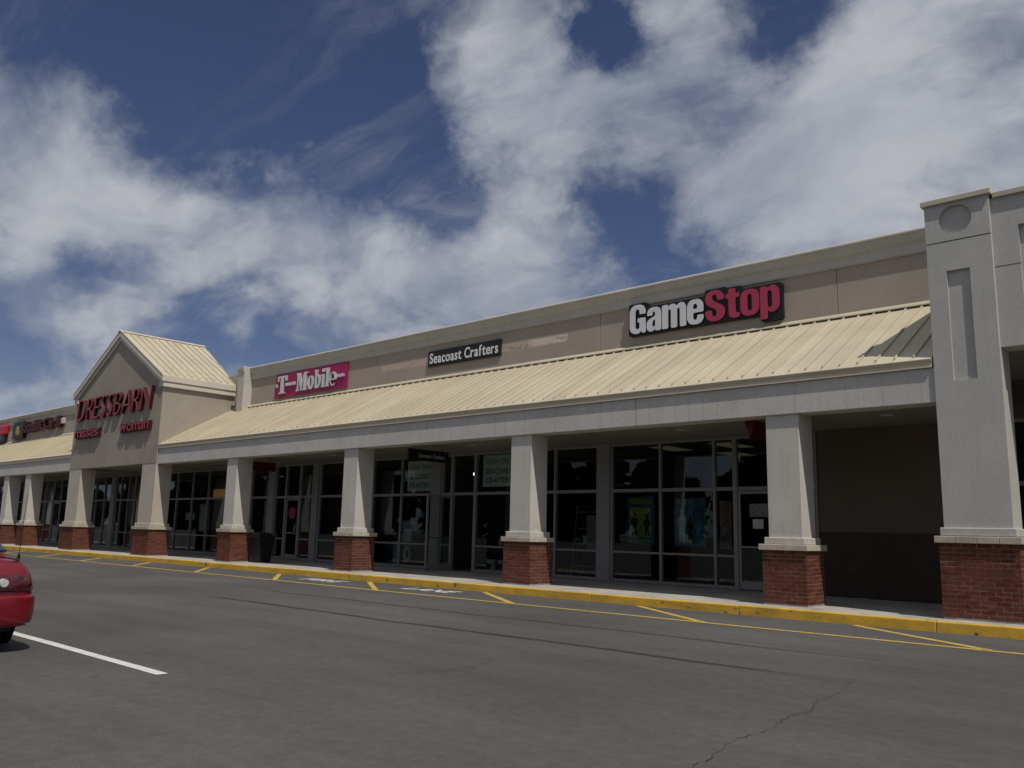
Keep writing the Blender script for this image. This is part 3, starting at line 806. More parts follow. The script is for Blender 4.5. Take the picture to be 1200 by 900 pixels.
#PART2
# ------------------------------------------------------------------ lettering
_gcache = {}
def glyph(ch, offset=0., shear=0., extrude=.5):
    """flat outline of a built-in font character as (mesh verts, faces, is_side) with thickness 0..1 in z"""
    key = (ch, offset, shear)
    if key in _gcache: return _gcache[key]
    cu = bpy.data.curves.new('tmp', 'FONT'); cu.body = ch; cu.size = 1; cu.offset = offset; cu.shear = shear
    cu.extrude = .5; cu.resolution_u = 5
    o = bpy.data.objects.new('tmp', cu); COL.objects.link(o)
    dg = bpy.context.evaluated_depsgraph_get(); dg.update()
    me = bpy.data.meshes.new_from_object(o.evaluated_get(dg))
    vs = [tuple(v.co) for v in me.vertices]; fs = [tuple(p.vertices) for p in me.polygons]; sd = [abs(p.normal.z) < .5 for p in me.polygons]
    bpy.data.objects.remove(o); bpy.data.curves.remove(cu); bpy.data.meshes.remove(me)
    _gcache[key] = (vs, fs, sd); return _gcache[key]
def outline_glyph(loops):
    """same from hand-drawn closed loops"""
    cu = bpy.data.curves.new('tmp', 'CURVE'); cu.dimensions = '2D'; cu.fill_mode = 'BOTH'; cu.extrude = .5
    for lp in loops:
        sp = cu.splines.new('POLY'); sp.points.add(len(lp)-1); sp.use_cyclic_u = True
        for p, (x, y) in zip(sp.points, lp): p.co = (x, y, 0, 1)
    o = bpy.data.objects.new('tmp', cu); COL.objects.link(o)
    dg = bpy.context.evaluated_depsgraph_get(); dg.update()
    me = bpy.data.meshes.new_from_object(o.evaluated_get(dg))
    r = ([tuple(v.co) for v in me.vertices], [tuple(p.vertices) for p in me.polygons], [abs(p.normal.z) < .5 for p in me.polygons])
    bpy.data.objects.remove(o); bpy.data.curves.remove(cu); bpy.data.meshes.remove(me)
    return r
def lay_text(text, width, height, offset=0., gap=.06, space=.3, shear=0., ref='H', table=None):
    """-> list of (char, verts2d scaled, faces, side); the whole run fits width, capitals are height tall"""
    ref_v = glyph(ref, offset, shear)[0]; ch = max(v[1] for v in ref_v); cb = min(v[1] for v in ref_v)
    x = 0; items = []
    for i, c in enumerate(text):
        if c == ' ': x += space; continue
        vs, fs, sd = (table[c] if table and c in table else glyph(c, offset, shear))
        x0 = min(v[0] for v in vs); x1 = max(v[0] for v in vs)
        items.append((c, x-x0, vs, fs, sd)); x += x1-x0+gap
    x -= gap
    kx = width/x; ky = height/(ch-cb)
    return [(c, [((v[0]+dx)*kx, (v[1]-cb)*ky, v[2]) for v in vs], fs, sd) for c, dx, vs, fs, sd in items]
def wall_letters(parent, text, x0, x1, z0, h, y_back, depth, face, side, **k):
    """each letter a mesh of its own standing off a wall that faces -y"""
    for c, vs, fs, sd in lay_text(text, x1-x0, h, **k):
        me = bpy.data.meshes.new('letter')
        me.from_pydata([(x0+v[0], y_back-(v[2]+.5)*depth, z0+v[1]) for v in vs], [], fs)
        me.materials.append(face); me.materials.append(side)
        me.polygons.foreach_set('material_index', [int(s) for s in sd]); me.update()
        link('letter', me, parent)

# big bold white and raspberry sign
FAT = {
 'G': [[(.33,.66),(.33,.8),(.265,.87),(.2,.8),(.2,.2),(.265,.13),(.33,.2),(.33,.38),(.27,.38),(.27,.53),(.54,.53),(.54,0),(.41,0),(.39,.08),(.31,-.01),(.17,-.01),(.05,.06),(0,.2),(0,.8),(.06,.94),(.18,1.01),(.36,1.01),(.48,.94),(.54,.8),(.54,.66)]],
 'a': [[(.48,0),(.29,0),(.28,.06),(.2,-.01),(.12,-.01),(.03,.04),(0,.14),(0,.28),(.05,.38),(.15,.44),(.28,.49),(.28,.6),(.24,.65),(.2,.6),(.2,.52),(.02,.52),(.02,.62),(.07,.74),(.18,.79),(.32,.79),(.43,.74),(.48,.62)], [(.28,.39),(.28,.2),(.26,.14),(.22,.14),(.19,.2),(.2,.32)]],
 'm': [[(0,0),(0,.78),(.19,.78),(.2,.71),(.27,.77),(.34,.79),(.42,.76),(.46,.70),(.54,.77),(.61,.79),(.70,.76),(.76,.64),(.76,0),(.56,0),(.56,.58),(.52,.63),(.48,.58),(.48,0),(.28,0),(.28,.58),(.24,.63),(.20,.58),(.20,0)]],
 'e': [[(.50,.36),(.50,.6),(.45,.72),(.35,.79),(.15,.79),(.05,.72),(0,.6),(0,.18),(.05,.06),(.15,-.01),(.35,-.01),(.45,.05),(.5,.16),(.5,.28),(.31,.28),(.31,.18),(.25,.12),(.19,.18),(.19,.36)], [(.19,.48),(.19,.6),(.25,.66),(.31,.6),(.31,.48)]],
 'S': [[(.55,.66),(.55,.78),(.49,.92),(.36,1.01),(.18,1.01),(.05,.93),(0,.8),(0,.66),(.06,.54),(.2,.44),(.31,.36),(.34,.27),(.31,.17),(.27,.13),(.22,.17),(.2,.24),(.2,.36),(0,.36),(0,.22),(.05,.08),(.18,-.01),(.38,-.01),(.51,.07),(.57,.2),(.57,.36),(.5,.48),(.35,.58),(.24,.66),(.2,.76),(.23,.84),(.275,.87),(.32,.83),(.35,.76),(.35,.66)]],
 't': [[(.08,.96),(.28,.96),(.28,.80),(.39,.80),(.39,.65),(.28,.65),(.28,.2),(.31,.15),(.39,.15),(.39,0),(.22,-.01),(.13,.03),(.08,.12),(.08,.65),(0,.65),(0,.80),(.08,.80)]],
 'o': [[(.16,-.01),(.36,-.01),(.47,.06),(.52,.18),(.52,.6),(.47,.72),(.36,.79),(.16,.79),(.05,.72),(0,.6),(0,.18),(.05,.06)], [(.26,.12),(.2,.18),(.2,.6),(.26,.66),(.32,.6),(.32,.18)]],
 'p': [[(0,-.2),(.2,-.2),(.2,.06),(.27,-.01),(.36,-.01),(.47,.06),(.52,.18),(.52,.6),(.47,.72),(.38,.79),(.29,.79),(.2,.71),(.19,.78),(0,.78)], [(.26,.12),(.2,.18),(.2,.6),(.26,.66),(.32,.6),(.32,.18)]]}
def sign_game():
    s = thing('shop_sign', 'white and raspberry raised letters reading GameStop on a black contour backing', 'shop sign', (-9.5, YW, 5.7))
    x0, x1, z0, h = -11.42, -7.60, 6.01, .70
    lay = []
    def chaik(lp, q=.14):
        out = []
        for i in range(len(lp)):
            p0, p1, p2 = Vector(lp[i-1]), Vector(lp[i]), Vector(lp[(i+1) % len(lp)])
            l = min(.05, (p1-p0).length*.4, (p2-p1).length*.4)
            aa = p1+(p0-p1).normalized()*l; bb = p1+(p2-p1).normalized()*l
            for k in range(4):
                u = k/3; out.append(tuple((1-u)**2*aa+2*u*(1-u)*p1+u*u*bb))
        return out
    x = 0.
    for c in 'GameStop':
        lps = [chaik(l) for l in FAT[c]]
        vs, fs, sd = outline_glyph(lps)
        ky = 1.05 if c.islower() and c != 't' else 1.
        w = max(v[0] for v in vs); lay.append((c, [(v[0]+x, v[1]*ky, v[2]) for v in vs], fs, sd)); x += w+.022+(.03 if c == 'e' else 0)
    x -= .022
    lay = [(c, [(v[0]*(x1-x0)/x, v[1]*h, v[2]) for v in vs], fs, sd) for c, vs, fs, sd in lay]
    def run(lay, grow, ya, depth, mats, name):
        for i, (c, vs, fs, sd) in enumerate(lay):
            me = bpy.data.meshes.new(name)
            me.from_pydata([(x0+v[0], ya-(v[2]+.5)*depth, z0+v[1]) for v in vs], [], fs)
            mm = mats(i); me.materials.append(mm[0]); me.materials.append(mm[1])
            me.polygons.foreach_set('material_index', [int(q) for q in sd]); me.update(); link(name, me, s)
    run(lay, 0, YW-.10, .03, lambda i: (WSIGN if i < 4 else GRED, MOULDSIDE), 'letter')
    # rounded black body that follows the word: one hull piece under every letter, grown by 7 cm
    lay_w = [(min(v[0] for v in vs), max(v[0] for v in vs), min(v[1] for v in vs), max(v[1] for v in vs)) for c, vs, fs, sd in lay]
    n = len(lay_w)
    top = [(a, b, d) for a, b, c, d in lay_w]
    g = .042
    pts = []
    ups = []; dns = []
    for i, (a, b, c, d) in enumerate(lay_w):
        ups.append((a-g*.4, b+g*.4, d+g)); dns.append((a-g*.4, b+g*.4, c-g))
    ups[0] = (lay_w[0][0]-g, ups[0][1], ups[0][2]); ups[-1] = (ups[-1][0], lay_w[-1][1]+g, ups[-1][2])
    dns[0] = (lay_w[0][0]-g, dns[0][1], dns[0][2]); dns[-1] = (dns[-1][0], lay_w[-1][1]+g, dns[-1][2])
    # rounded top outline left to right, then bottom right to left
    def corner(p, q, r=.06): pass
    outl = []
    for i, (a, b, d) in enumerate(ups):
        if i: a = (ups[i-1][1]+a)/2
        if i < n-1: b = (b+ups[i+1][0])/2
        outl += [(a, d), (b, d)]
    low = []
    for i, (a, b, d) in enumerate(dns):
        if i: a = (dns[i-1][1]+a)/2
        if i < n-1: b = (b+dns[i+1][0])/2
        low += [(a, d), (b, d)]
    poly = low+outl[::-1]
    # chamfer sharp corners
    sm = []
    N = len(poly)
    for i in range(N):
        p0 = Vector(poly[i-1]); p1 = Vector(poly[i]); p2 = Vector(poly[(i+1) % N])
        l = min(.07, (p1-p0).length*.45, (p2-p1).length*.45)
        if l < .003: sm.append(tuple(p1)); continue
        a = p1+(p0-p1).normalized()*l; b = p1+(p2-p1).normalized()*l
        for k in range(5):
            u = k/4; sm.append(tuple((1-u)**2*a+2*u*(1-u)*p1+u*u*b))
    vs, fs, sd = outline_glyph([sm])
    me = bpy.data.meshes.new('backing'); me.from_pydata([(x0+v[0], YW-.002-(v[2]+.5)*.096, z0+v[1]) for v in vs], [], fs)
    me.materials.append(BLKSIGN); link('backing', me, s)
sign_game()

def sign_board(name, label, x0, x1, z0, z1, m, depth=.05, side=None):
    s = thing(name, label, 'shop sign', ((x0+x1)/2, YW, z0))
    B('board', m, s, x0, x1, YW-depth, YW-.003, z0, z1, bevel=.006)
    return s
s = sign_board('shop_sign', 'black board with white letters reading Seacoast Crafters', -18.74, -15.76, 6.06, 6.53, BLKSIGN)
wall_letters(s, 'Seacoast Crafters', -18.66, -15.86, 6.145, .31, YW-.05, .008, WHITE, WHITE, offset=.018, gap=.085, space=.30)

def el(cx, cy, rx, ry, a0=0, a1=360, n=28): return [(cx+rx*math.cos(R(a0+(a1-a0)*i/n)), cy+ry*math.sin(R(a0+(a1-a0)*i/n))) for i in range(n+(0 if a1-a0 in (360, -360) else 1))]
SERIF = {
 'T': [[(0,1),(.0,.70),(.07,.70),(.12,.91),(.20,.93),(.20,.10),(.10,.07),(.10,0),(.50,0),(.50,.07),(.40,.10),(.40,.93),(.48,.91),(.53,.70),(.60,.70),(.60,1)]],
 'M': [[(0,0),(0,.06),(.07,.09),(.07,.91),(0,.94),(0,1),(.26,1),(.41,.36),(.56,1),(.82,1),(.82,.94),(.75,.91),(.75,.09),(.82,.06),(.82,0),(.48,0),(.48,.06),(.55,.09),(.55,.72),(.40,0),(.34,0),(.15,.78),(.15,.09),(.22,.06),(.22,0)]],
 'o': [el(.23, .36, .23, .38), el(.23, .36, .075, .30)[::-1]],
 'b': [[(0,.94),(0,1),(.21,1),(.21,.70)]+el(.25, .36, .22, .37, 100, -100, 20)+[(.19,.03),(.14,-.01),(.06,-.01),(.06,.92)], el(.25, .36, .06, .28)[::-1]],
 'i': [[(0,0),(0,.05),(.05,.07),(.05,.62),(0,.64),(0,.70),(.22,.70),(.22,.07),(.27,.05),(.27,0)], [(.05,.82),(.05,1.0),(.22,1.0),(.22,.82)]],
 'l': [[(0,0),(0,.05),(.05,.07),(.05,.92),(0,.94),(0,1),(.22,1),(.22,.07),(.27,.05),(.27,0)]],
 'e': [[(.45,.36)]+el(.23, .36, .22, .38, 0, 318, 26)+el(.23, .36, .16, .32, 312, 192, 12)+[(.075,.30),(.45,.30)], [(.09,.37),(.33,.37)]+el(.21, .37, .12, .30, 0, 180, 14)[1:-1]],
 '.': [[(0,0),(.13,0),(.13,.14),(0,.14)]]}
def sign_mobile():
    x0, x1, z0, z1 = -27.0, -22.70, 5.85, 6.72
    s = sign_board('shop_sign', 'magenta board with silver white raised letters reading T-Mobile', x0, x1, z0, z1, MAG, .05)
    def put(ch, x, z, sx, sz):
        vs, fs, sd = outline_glyph(SERIF[ch])
        me = bpy.data.meshes.new('letter'); me.from_pydata([(x+v[0]*sx, YW-.05-(v[2]+.5)*.06, z+v[1]*sz) for v in vs], [], fs)
        me.materials.append(WSIGN); me.materials.append(mat('silver_letter_side', (.36, .35, .36), .4)); me.polygons.foreach_set('material_index', [int(q) for q in sd]); me.update()
        link('letter' if ch != '.' else 'square_dot', me, s)
    h = .64; zb = z0+.12
    zm = zb+h*.40
    put('T', x0+.24, zb, .92, h)
    for dx, w in ((.12, .8), (.73, 1.1), (.95, 1.2), (1.19, 1.2)): put('.', x0+dx, zm, w, h*1.25)
    x = x0+1.42; k = .80
    for ch, w in (('M', .86), ('o', .49), ('b', .51), ('i', .30), ('l', .30), ('e', .48)):
        put(ch, x, zb, k, h); x += w*k
    put('.', x+.05, zm, 1.0, h*1.1); put('.', x+.26, zm, 1.0, h*1.1)
sign_mobile()

def sign_dress():
    yf = 13.90
    s = thing('shop_sign', 'large red slanted capitals reading DRESSBARN on the gable wall', 'shop sign', (-33.9, yf, 5.4))
    wall_letters(s, 'DRESSBARN', -37.32, -30.52, 5.42, .86, yf-.005, .13, REDF, REDS, offset=-.02, gap=.075, shear=.16)
    s = thing('shop_sign', 'small red raised letters reading misses, low left on the gable wall', 'shop sign', (-36.1, yf, 4.6))
    B('raceway', REDS, s, -37.30, -34.92, yf-.09, yf-.003, 4.66, 5.0)
    wall_letters(s, 'misses', -37.28, -34.95, 4.70, .38, yf-.09, .05, REDF, REDS, offset=.0, gap=.05)
    s = thing('shop_sign', 'small red raised letters reading woman, low right on the gable wall', 'shop sign', (-31.8, yf, 4.6))
    B('raceway', REDS, s, -33.0, -30.5, yf-.09, yf-.003, 4.66, 4.99)
    wall_letters(s, 'woman', -32.97, -30.54, 4.69, .40, yf-.09, .05, REDF, REDS, offset=.0, gap=.05)
sign_dress()

GOODC = mat('pale_cap', (.42, .40, .40), .6, .05)
def signs_far():
    s = thing('shop_sign', 'dark maroon lettered sign with a yellow sun emblem on a black square', 'shop sign', (-50, YW, 5.8))
    B('emblem_box', BLKSIGN, s, -53.95, -52.30, YW-.22, YW-.003, 5.85, 6.80, bevel=.01)
    pts = []
    for i in range(24):
        r = .30 if i % 2 else .17
        pts.append((-53.1+r*1.4*math.cos(i*math.pi/12), 6.27+r*math.sin(i*math.pi/12)))
    vs, fs, sd = outline_glyph([pts])
    me = bpy.data.meshes.new('sun_emblem'); me.from_pydata([(v[0], YW-.222-(v[2]+.5)*.02, v[1]) for v in vs], [], fs); me.materials.append(YEL); link('sun_emblem', me, s)
    wall_letters(s, 'Small & Cards', -52.2, -46.95, 6.12, .62, YW-.003, .22, MAROON, MAROON, offset=.02, gap=.03, space=.2)
    B('end_cap', GOODC, s, -46.93, -46.66, YW-.20, YW-.003, 6.28, 6.58, bevel=.04, seg=3)
    s = thing('shop_sign', 'bright red rounded shop sign cut by the left edge of the view', 'shop sign', (-57, YW, 5.9))
    B('red_body', REDSIGN, s, -59.5, -55.25, YW-.25, YW-.003, 6.22, 6.78, bevel=.09, seg=4)
    B('lower_box', BLKSIGN, s, -59.3, -55.35, YW-.22, YW-.003, 5.80, 6.21, bevel=.02)
    B('white_strip', WHITE, s, -58.9, -56.0, YW-.226, YW-.221, 5.92, 6.12)
signs_far()

# hanging blade signs under the canopy
def blade(label, x, y0, y1, z0, z1, m, text=None, tm=None):
    s = thing('hanging_sign', label, 'hanging sign', (x, (y0+y1)/2, z0), 'hanging signs under the canopy')
    B('panel', m, s, x-.03, x+.03, y0, y1, z0, z1, bevel=.008)
    for y in (y0+.2, y1-.2): MB().cyl((x, y, z1-.01), (x, y, 3.475), .009, n=8).build('hanger', RUBBER, s)
    if text:
        for c, vs, fs, sd in lay_text(text, (y1-y0)*.66, (z1-z0)*.34, offset=.0, gap=.07):
            me = bpy.data.meshes.new('letter')
            me.from_pydata([(x+.031+(v[2]+.5)*.004, y0+(y1-y0)*.24+v[0], z0+(z1-z0)*.30+v[1]) for v in vs], [], fs)
            me.materials.append(tm); link('letter', me, s)
blade('black hanging sign with white lettering between the Seacoast Crafters posters', -16.9, 14.5, 15.92, 3.06, 3.36, BLKSIGN, 'Seacoast Crafters', WSIGN)
blade('dark red hanging sign over the entrance below the magenta board', -25.2, 14.75, 15.80, 3.07, 3.37, mat('dark_red_panel', (.10, .012, .02), .5))
s = thing('hanging_sign', 'dark red wedge shaped hanging sign beside the column nearest the corner pillar', 'hanging sign', (-7.27, 15.2, 3.05), 'hanging signs under the canopy')
MB().prism_y([(-7.38, 3.39), (-7.27, 3.06), (-7.16, 3.39)], 14.45, 15.9).build('wedge', MATS['dark_red_panel'], s)
for y in (14.7, 15.6): MB().cyl((-7.27, y, 3.38), (-7.27, y, 3.475), .009, n=8).build('hanger', RUBBER, s)

# white words painted on the asphalt, letters worn
for word, x0 in (('FIRE', -18.35), ('LANE', -14.48)):
    for c, vs, fs, sd in lay_text(word, 1.45, .50, offset=.008, gap=.09):
        front = [i for i, q in enumerate(sd) if not q]
        me = bpy.data.meshes.new('painted_letter')
        me.from_pydata([(x0+v[0], 12.36+v[1], .001+(v[2]+.5)*.003) for v in vs], [], fs)
        me.materials.append(WPAINT2); link('painted_letter', me, LOT)

# ------------------------------------------------------------------ litter bin
def bin_():
    s = thing('litter_bin', 'black square litter bin standing beside a brick column base', 'litter bin', (-23.93, 14.75, KZ))
    cx, cy = -23.93, 14.72
    m = MB(); a, b = .21, .27
    m.hexa([(cx-a, cy-a, KZ+.02), (cx+a, cy-a, KZ+.02), (cx+a, cy+a, KZ+.02), (cx-a, cy+a, KZ+.02), (cx-b, cy-b, .92), (cx+b, cy-b, .92), (cx+b, cy+b, .92), (cx-b, cy+b, .92)])
    m.build('body', BLACK, s, bevel=.02, seg=2)
    B('rim', BLACK, s, cx-b-.02, cx+b+.02, cy-b-.02, cy+b+.02, .905, .955, bevel=.012, seg=2)
    m = MB(); m.hexa([(cx-b, cy-b, .95), (cx+b, cy-b, .95), (cx+b, cy+b, .95), (cx-b, cy+b, .95), (cx-.17, cy-.17, 1.07), (cx+.17, cy-.17, 1.07), (cx+.17, cy+.17, 1.07), (cx-.17, cy+.17, 1.07)])
    m.build('lid', BLACK, s, bevel=.015, seg=2)
    for i in range(4): B('foot', RUBBER, s, cx+(-.17 if i % 2 else .13), cx+(-.13 if i % 2 else .17), cy+(-.17 if i < 2 else .13), cy+(-.13 if i < 2 else .17), KZ, KZ+.03)
bin_()

# ------------------------------------------------------------------ posters and goods behind the glass
def art(name, cols, sc=6.):
    m = bpy.data.materials.new(name); m.use_nodes = True; t = NT(m.node_tree); b = t.n['Principled BSDF']
    pos = t.node('ShaderNodeNewGeometry').outputs['Position']
    r = t.node('ShaderNodeValToRGB'); e = r.color_ramp.elements
    while len(e) < len(cols): e.new(.5)
    for i, c in enumerate(cols): e[i].position = .3+.4*i/(len(cols)-1); e[i].color = (*c, 1)
    t.l.new(t.noise(t.v('MULTIPLY', pos, (1.4, 1, .8)), sc, 5, .6, .6), r.inputs[0]); t.l.new(r.outputs[0], b.inputs['Base Color'])
    b.inputs['Roughness'].default_value = .5
    return m
PALE = mat('pale_green_poster', (.70, .78, .74), .8, .05, 2)
INK = mat('poster_ink', (.02, .02, .02), .8, .1, 4); INK2 = mat('poster_pale_ink', (.2, .235, .22), .8, .1, 4)
def text_poster(label, x0, x1, z0, z1, y=YS+.09):
    s = thing('poster', label, 'poster', ((x0+x1)/2, y, z0))
    B('sheet', PALE, s, x0, x1, y, y+.006, z0, z1)
    h = (z1-z0)
    for txt, zf, m in (('NOW OPEN', .70, INK2), ('SEACOAST', .40, INK), ('CRAFTERS', .12, INK)):
        wall_letters(s, txt, x0+.1*(x1-x0), x1-.1*(x1-x0), z0+zf*h, .17*h, y-.0005, .002, m, m, offset=.01, gap=.1)
text_poster('pale green poster reading NOW OPEN SEACOAST CRAFTERS left of the open door', -20.12, -18.95, 2.41, 3.33)
text_poster('pale green poster reading NOW OPEN SEACOAST CRAFTERS right of the open door', -16.88, -15.66, 2.50, 3.38)
def sheet(name, label, cat, x0, x1, z0, z1, m, y=YS+.25, frame=True):
    s = thing(name, label, cat, ((x0+x1)/2, y, z0))
    B('sheet', m, s, x0, x1, y, y+.008, z0, z1)
    if frame: MB().box(x0-.02, x1+.02, y+.009, y+.02, z0-.02, z1+.02).build('backing', BLACK, s)
    return s
def flat(name, m, parent, pts, y):
    """thin printed shape on a poster, polygon in x,z"""
    return MB().prism_y(pts, y-.0012, y).build(name, m, parent)
def hero(cx, z0, h, w):
    """standing figure outline: boots, legs, torso, shoulders, head"""
    return [(cx-w*.35, z0), (cx-w*.08, z0), (cx, z0+h*.30), (cx+w*.10, z0), (cx+w*.38, z0), (cx+w*.24, z0+h*.42), (cx+w*.50, z0+h*.52), (cx+w*.42, z0+h*.74), (cx+w*.14, z0+h*.80),
            (cx+w*.16, z0+h*.93), (cx+w*.05, z0+h), (cx-w*.08, z0+h), (cx-w*.16, z0+h*.92), (cx-w*.12, z0+h*.80), (cx-w*.44, z0+h*.73), (cx-w*.55, z0+h*.45), (cx-w*.30, z0+h*.50)]
P_BLUE = mat('print_deep_blue', (.035, .085, .15), .6, .3, 3); P_GRN = mat('print_green', (.16, .24, .06), .6, .35, 5); P_YEL = mat('print_ochre', (.30, .27, .09), .6, .4, 7)
P_DK = mat('print_dark', (.02, .025, .03), .6, .3, 6); P_TEAL = mat('print_teal', (.06, .15, .19), .6, .4, 4); P_PALE = mat('print_pale_blue', (.26, .34, .38), .6, .25, 5)
yp = YS+.35
s_ = sheet('poster', 'green and yellow game poster in the window nearest the wide grey pilaster', 'poster', -12.16, -11.36, 1.03, 2.2, P_BLUE, yp)
flat('heading', P_GRN, s_, [(-12.10, 2.0), (-11.42, 2.0), (-11.42, 2.14), (-12.10, 2.14)], yp-.001)
flat('picture', P_YEL, s_, [(-12.08, 1.22), (-11.44, 1.22), (-11.46, 1.92), (-12.06, 1.92)], yp-.001)
for cx, h, w, m_ in ((-11.92, .56, .22, P_DK), (-11.74, .64, .24, P_GRN), (-11.57, .52, .2, P_DK)): flat('figure', m_, s_, hero(cx, 1.24, h, w), yp-.0026)
flat('footer', P_GRN, s_, [(-12.08, 1.08), (-11.44, 1.08), (-11.44, 1.15), (-12.08, 1.15)], yp-.001)
s_ = sheet('poster', 'teal blue game poster with a pale heading in the middle of the shop window', 'poster', -10.80, -9.98, 1.03, 2.13, P_TEAL, yp)
wall_letters(s_, '720', -10.74, -10.28, 1.99, .10, yp-.0005, .002, P_PALE, P_PALE, offset=.01)
flat('picture', P_BLUE, s_, [(-10.30, 1.10), (-10.02, 1.10), (-10.02, 1.92), (-10.30, 1.92)], yp-.001)
flat('figure', P_PALE, s_, hero(-10.60, 1.10, .80, .26), yp-.001); flat('figure', P_DK, s_, hero(-10.38, 1.12, .62, .2), yp-.0026); flat('figure', P_TEAL, s_, hero(-10.16, 1.14, .6, .2), yp-.0026)
sheet('notice', 'printed picture notice taped to the glass door', 'notice', -8.70, -8.28, 1.70, 1.98, art('notice_grey', [(.05,.05,.05), (.22,.2,.2), (.10,.09,.09), (.3,.28,.28)], 9), YS-.016, False)
sheet('notice', 'plain white paper notice below the printed one on the glass door', 'notice', -8.63, -8.39, 1.45, 1.65, mat('white_paper', (.5, .5, .51), .8, .03), YS-.016, False)
sheet('poster', 'narrow strip of stickers in the sidelight next to the door', 'poster', -9.44, -9.15, 1.0, 2.05, art('stickers', [(.03,.03,.03), (.22,.21,.21), (.03,.03,.03), (.24,.12,.05), (.16,.02,.03), (.24,.24,.25)], 6), YS+.02, False)
sheet('poster', 'tall yellow and white banner in the window above the litter bin', 'poster', -28.3, -27.75, .5, 2.95, art('banner_yellow', [(.03,.03,.02), (.30,.28,.08), (.36,.35,.28), (.10,.09,.03), (.4,.4,.38)], 3.2), YS+.2)
s = thing('emblem', 'magenta round emblem on the glass door right of the litter bin', 'emblem', (-26.1, YS, 1.8))
MB().cyl((-26.12, YS-.012, 1.75), (-26.12, YS-.017, 1.75), .21, n=24).build('disc', mat('magenta_print', (.30, .01, .08), .6), s)
sheet('poster', 'white poster with dark pictures in the shop right of the gabled store', 'poster', -33.3, -32.5, 1.0, 2.1, art('poster_white', [(.03,.03,.04), (.4,.4,.42), (.45,.45,.46), (.06,.06,.08)], 3.5), YS+.3)
sheet('poster', 'small pale poster behind the glass near the gabled store', 'poster', -34.5, -33.7, 1.45, 1.75, art('poster_white2', [(.2,.2,.2), (.42,.42,.44), (.1,.1,.11)], 5), YS+.3)
s = thing('lit_display', 'warm orange lit display at the back of the shop beside the gabled store', 'display', (-33, 20, 2.3)); B('light_panel', WARM, s, -36.2, -32.6, 19.6, 19.66, 2.42, 2.86); B('shelf', INWALL, s, -36.4, -32.4, 19.67, 20, .15, 3.0)
sheet('poster', 'pinkish red poster in the window left of the gabled store', 'poster', -46.9, -45.4, .9, 2.8, art('poster_red', [(.05,.01,.01), (.16,.02,.03), (.09,.015,.02), (.22,.12,.12)], 2.5), YS+.3)
sheet('poster', 'purple poster between the paired columns at far left', 'poster', -50.3, -48.6, .9, 3.0, art('poster_purple', [(.03,.01,.03), (.09,.02,.07), (.05,.015,.04)], 2.5), YS+.3)
sheet('poster', 'white shelf sign in the gabled store window', 'poster', -42.2, -41.4, 1.1, 1.35, MATS['white_paper'], YS+.3, False)
GOODW = mat('white_goods', (.40, .40, .39), .7, .1, 4); TEAL = mat('teal_cloth', (.05, .15, .19), .8, .2, 6); WOODD = mat('dark_shelf_metal', (.16, .155, .15), .6, .1, 4); GREY = mat('grey_board', (.17, .18, .165), .8, .06, 3)
# ladder shelf
def ladder_shelf():
    s = thing('ladder_shelf', 'A-shaped metal ladder shelf behind glass left of the wide grey pilaster', 'shelf', (-13.5, YS+.9, KZ))
    y0 = YS+.55
    for x0, x1 in ((-14.05, -13.85), (-12.98, -13.2)):
        for yy in (y0, y0+.45): MB().cyl((x0, yy, KZ), (x1, yy, 1.98), .018, n=8).build('leg', WOODD, s)
    for z in (.42, .98, 1.38, 1.80): B('shelf_board', WOODD, s, -14.02+.1*(z-.3), -13.0-.1*(z-.3), y0-.02, y0+.47, z, z+.03)
ladder_shelf()
def box_thing(name, label, cat, x0, x1, y0, y1, z0, z1, m, lid=True):
    s = thing(name, label, cat, ((x0+x1)/2, (y0+y1)/2, z0))
    B('body', m, s, x0, x1, y0, y1, z0, z1, bevel=.015, seg=2)
    if lid: B('lid', m, s, x0-.012, x1+.012, y0-.012, y1+.012, z1+.001, z1+.04, bevel=.01)
    return s
s = thing('display_board', 'grey green upright board leaning behind glass beside the wide pilaster', 'board', (-13, YS+.3, .8))
B('panel', GREY, s, -13.32, -12.80, YS+.28, YS+.30, .86, 1.72); B('strut', WOODD, s, -13.08, -13.04, YS+.31, YS+.5, KZ, 1.6)
box_thing('basket', 'pale woven basket on the ladder shelf', 'basket', -13.7, -13.42, YS+.6, YS+.9, 1.011, 1.18, GOODW)
def bucket(label, x, y, z, r=.15, h=.32, m=GOODW):
    s = thing('bucket', label, 'bucket', (x, y, z), 'white buckets in the craft shop window')
    MB().cyl((x, y, z), (x, y, z+h), r*.86, r, n=20).build('body', m, s, smooth=False); MB().cyl((x, y, z+h-.02), (x, y, z+h+.015), r*1.06, n=20).build('rim', m, s)
    MB().box(x-r*.5, x+r*.5, y-r-.004, y-r*.85, z+h*.25, z+h*.7).build('print', INK, s)
bucket('white bucket nearer the open door on the shop floor', -16.66, YS+.32, KZ+.01)
bucket('white bucket farther from the open door on the shop floor', -16.24, YS+.32, KZ+.01)
for i, (x, lab) in enumerate(((-16.5, 'left one of two small white bottles on the window ledge'), (-16.2, 'right one of two small white bottles on the window ledge'))):
    s = thing('bottle', lab, 'bottle', (x, YS+.5, .8), 'white bottles in the craft shop window')
    MB().cyl((x, YS+.5, .88), (x, YS+.5, 1.08), .075, .07, n=14).build('body', GOODW, s); MB().cyl((x, YS+.5, 1.08), (x, YS+.5, 1.16), .03, n=10).build('neck', GOODW, s)
box_thing('display_table', 'dark display table behind the two white bottles', 'table', -17.0, -15.7, YS+.35, YS+.85, KZ+.55, .86, INWALL, False)
s = thing('hanging_cloth', 'teal cloth hanging in the craft shop window by the brick column', 'cloth', (-20.9, YS+.4, KZ))
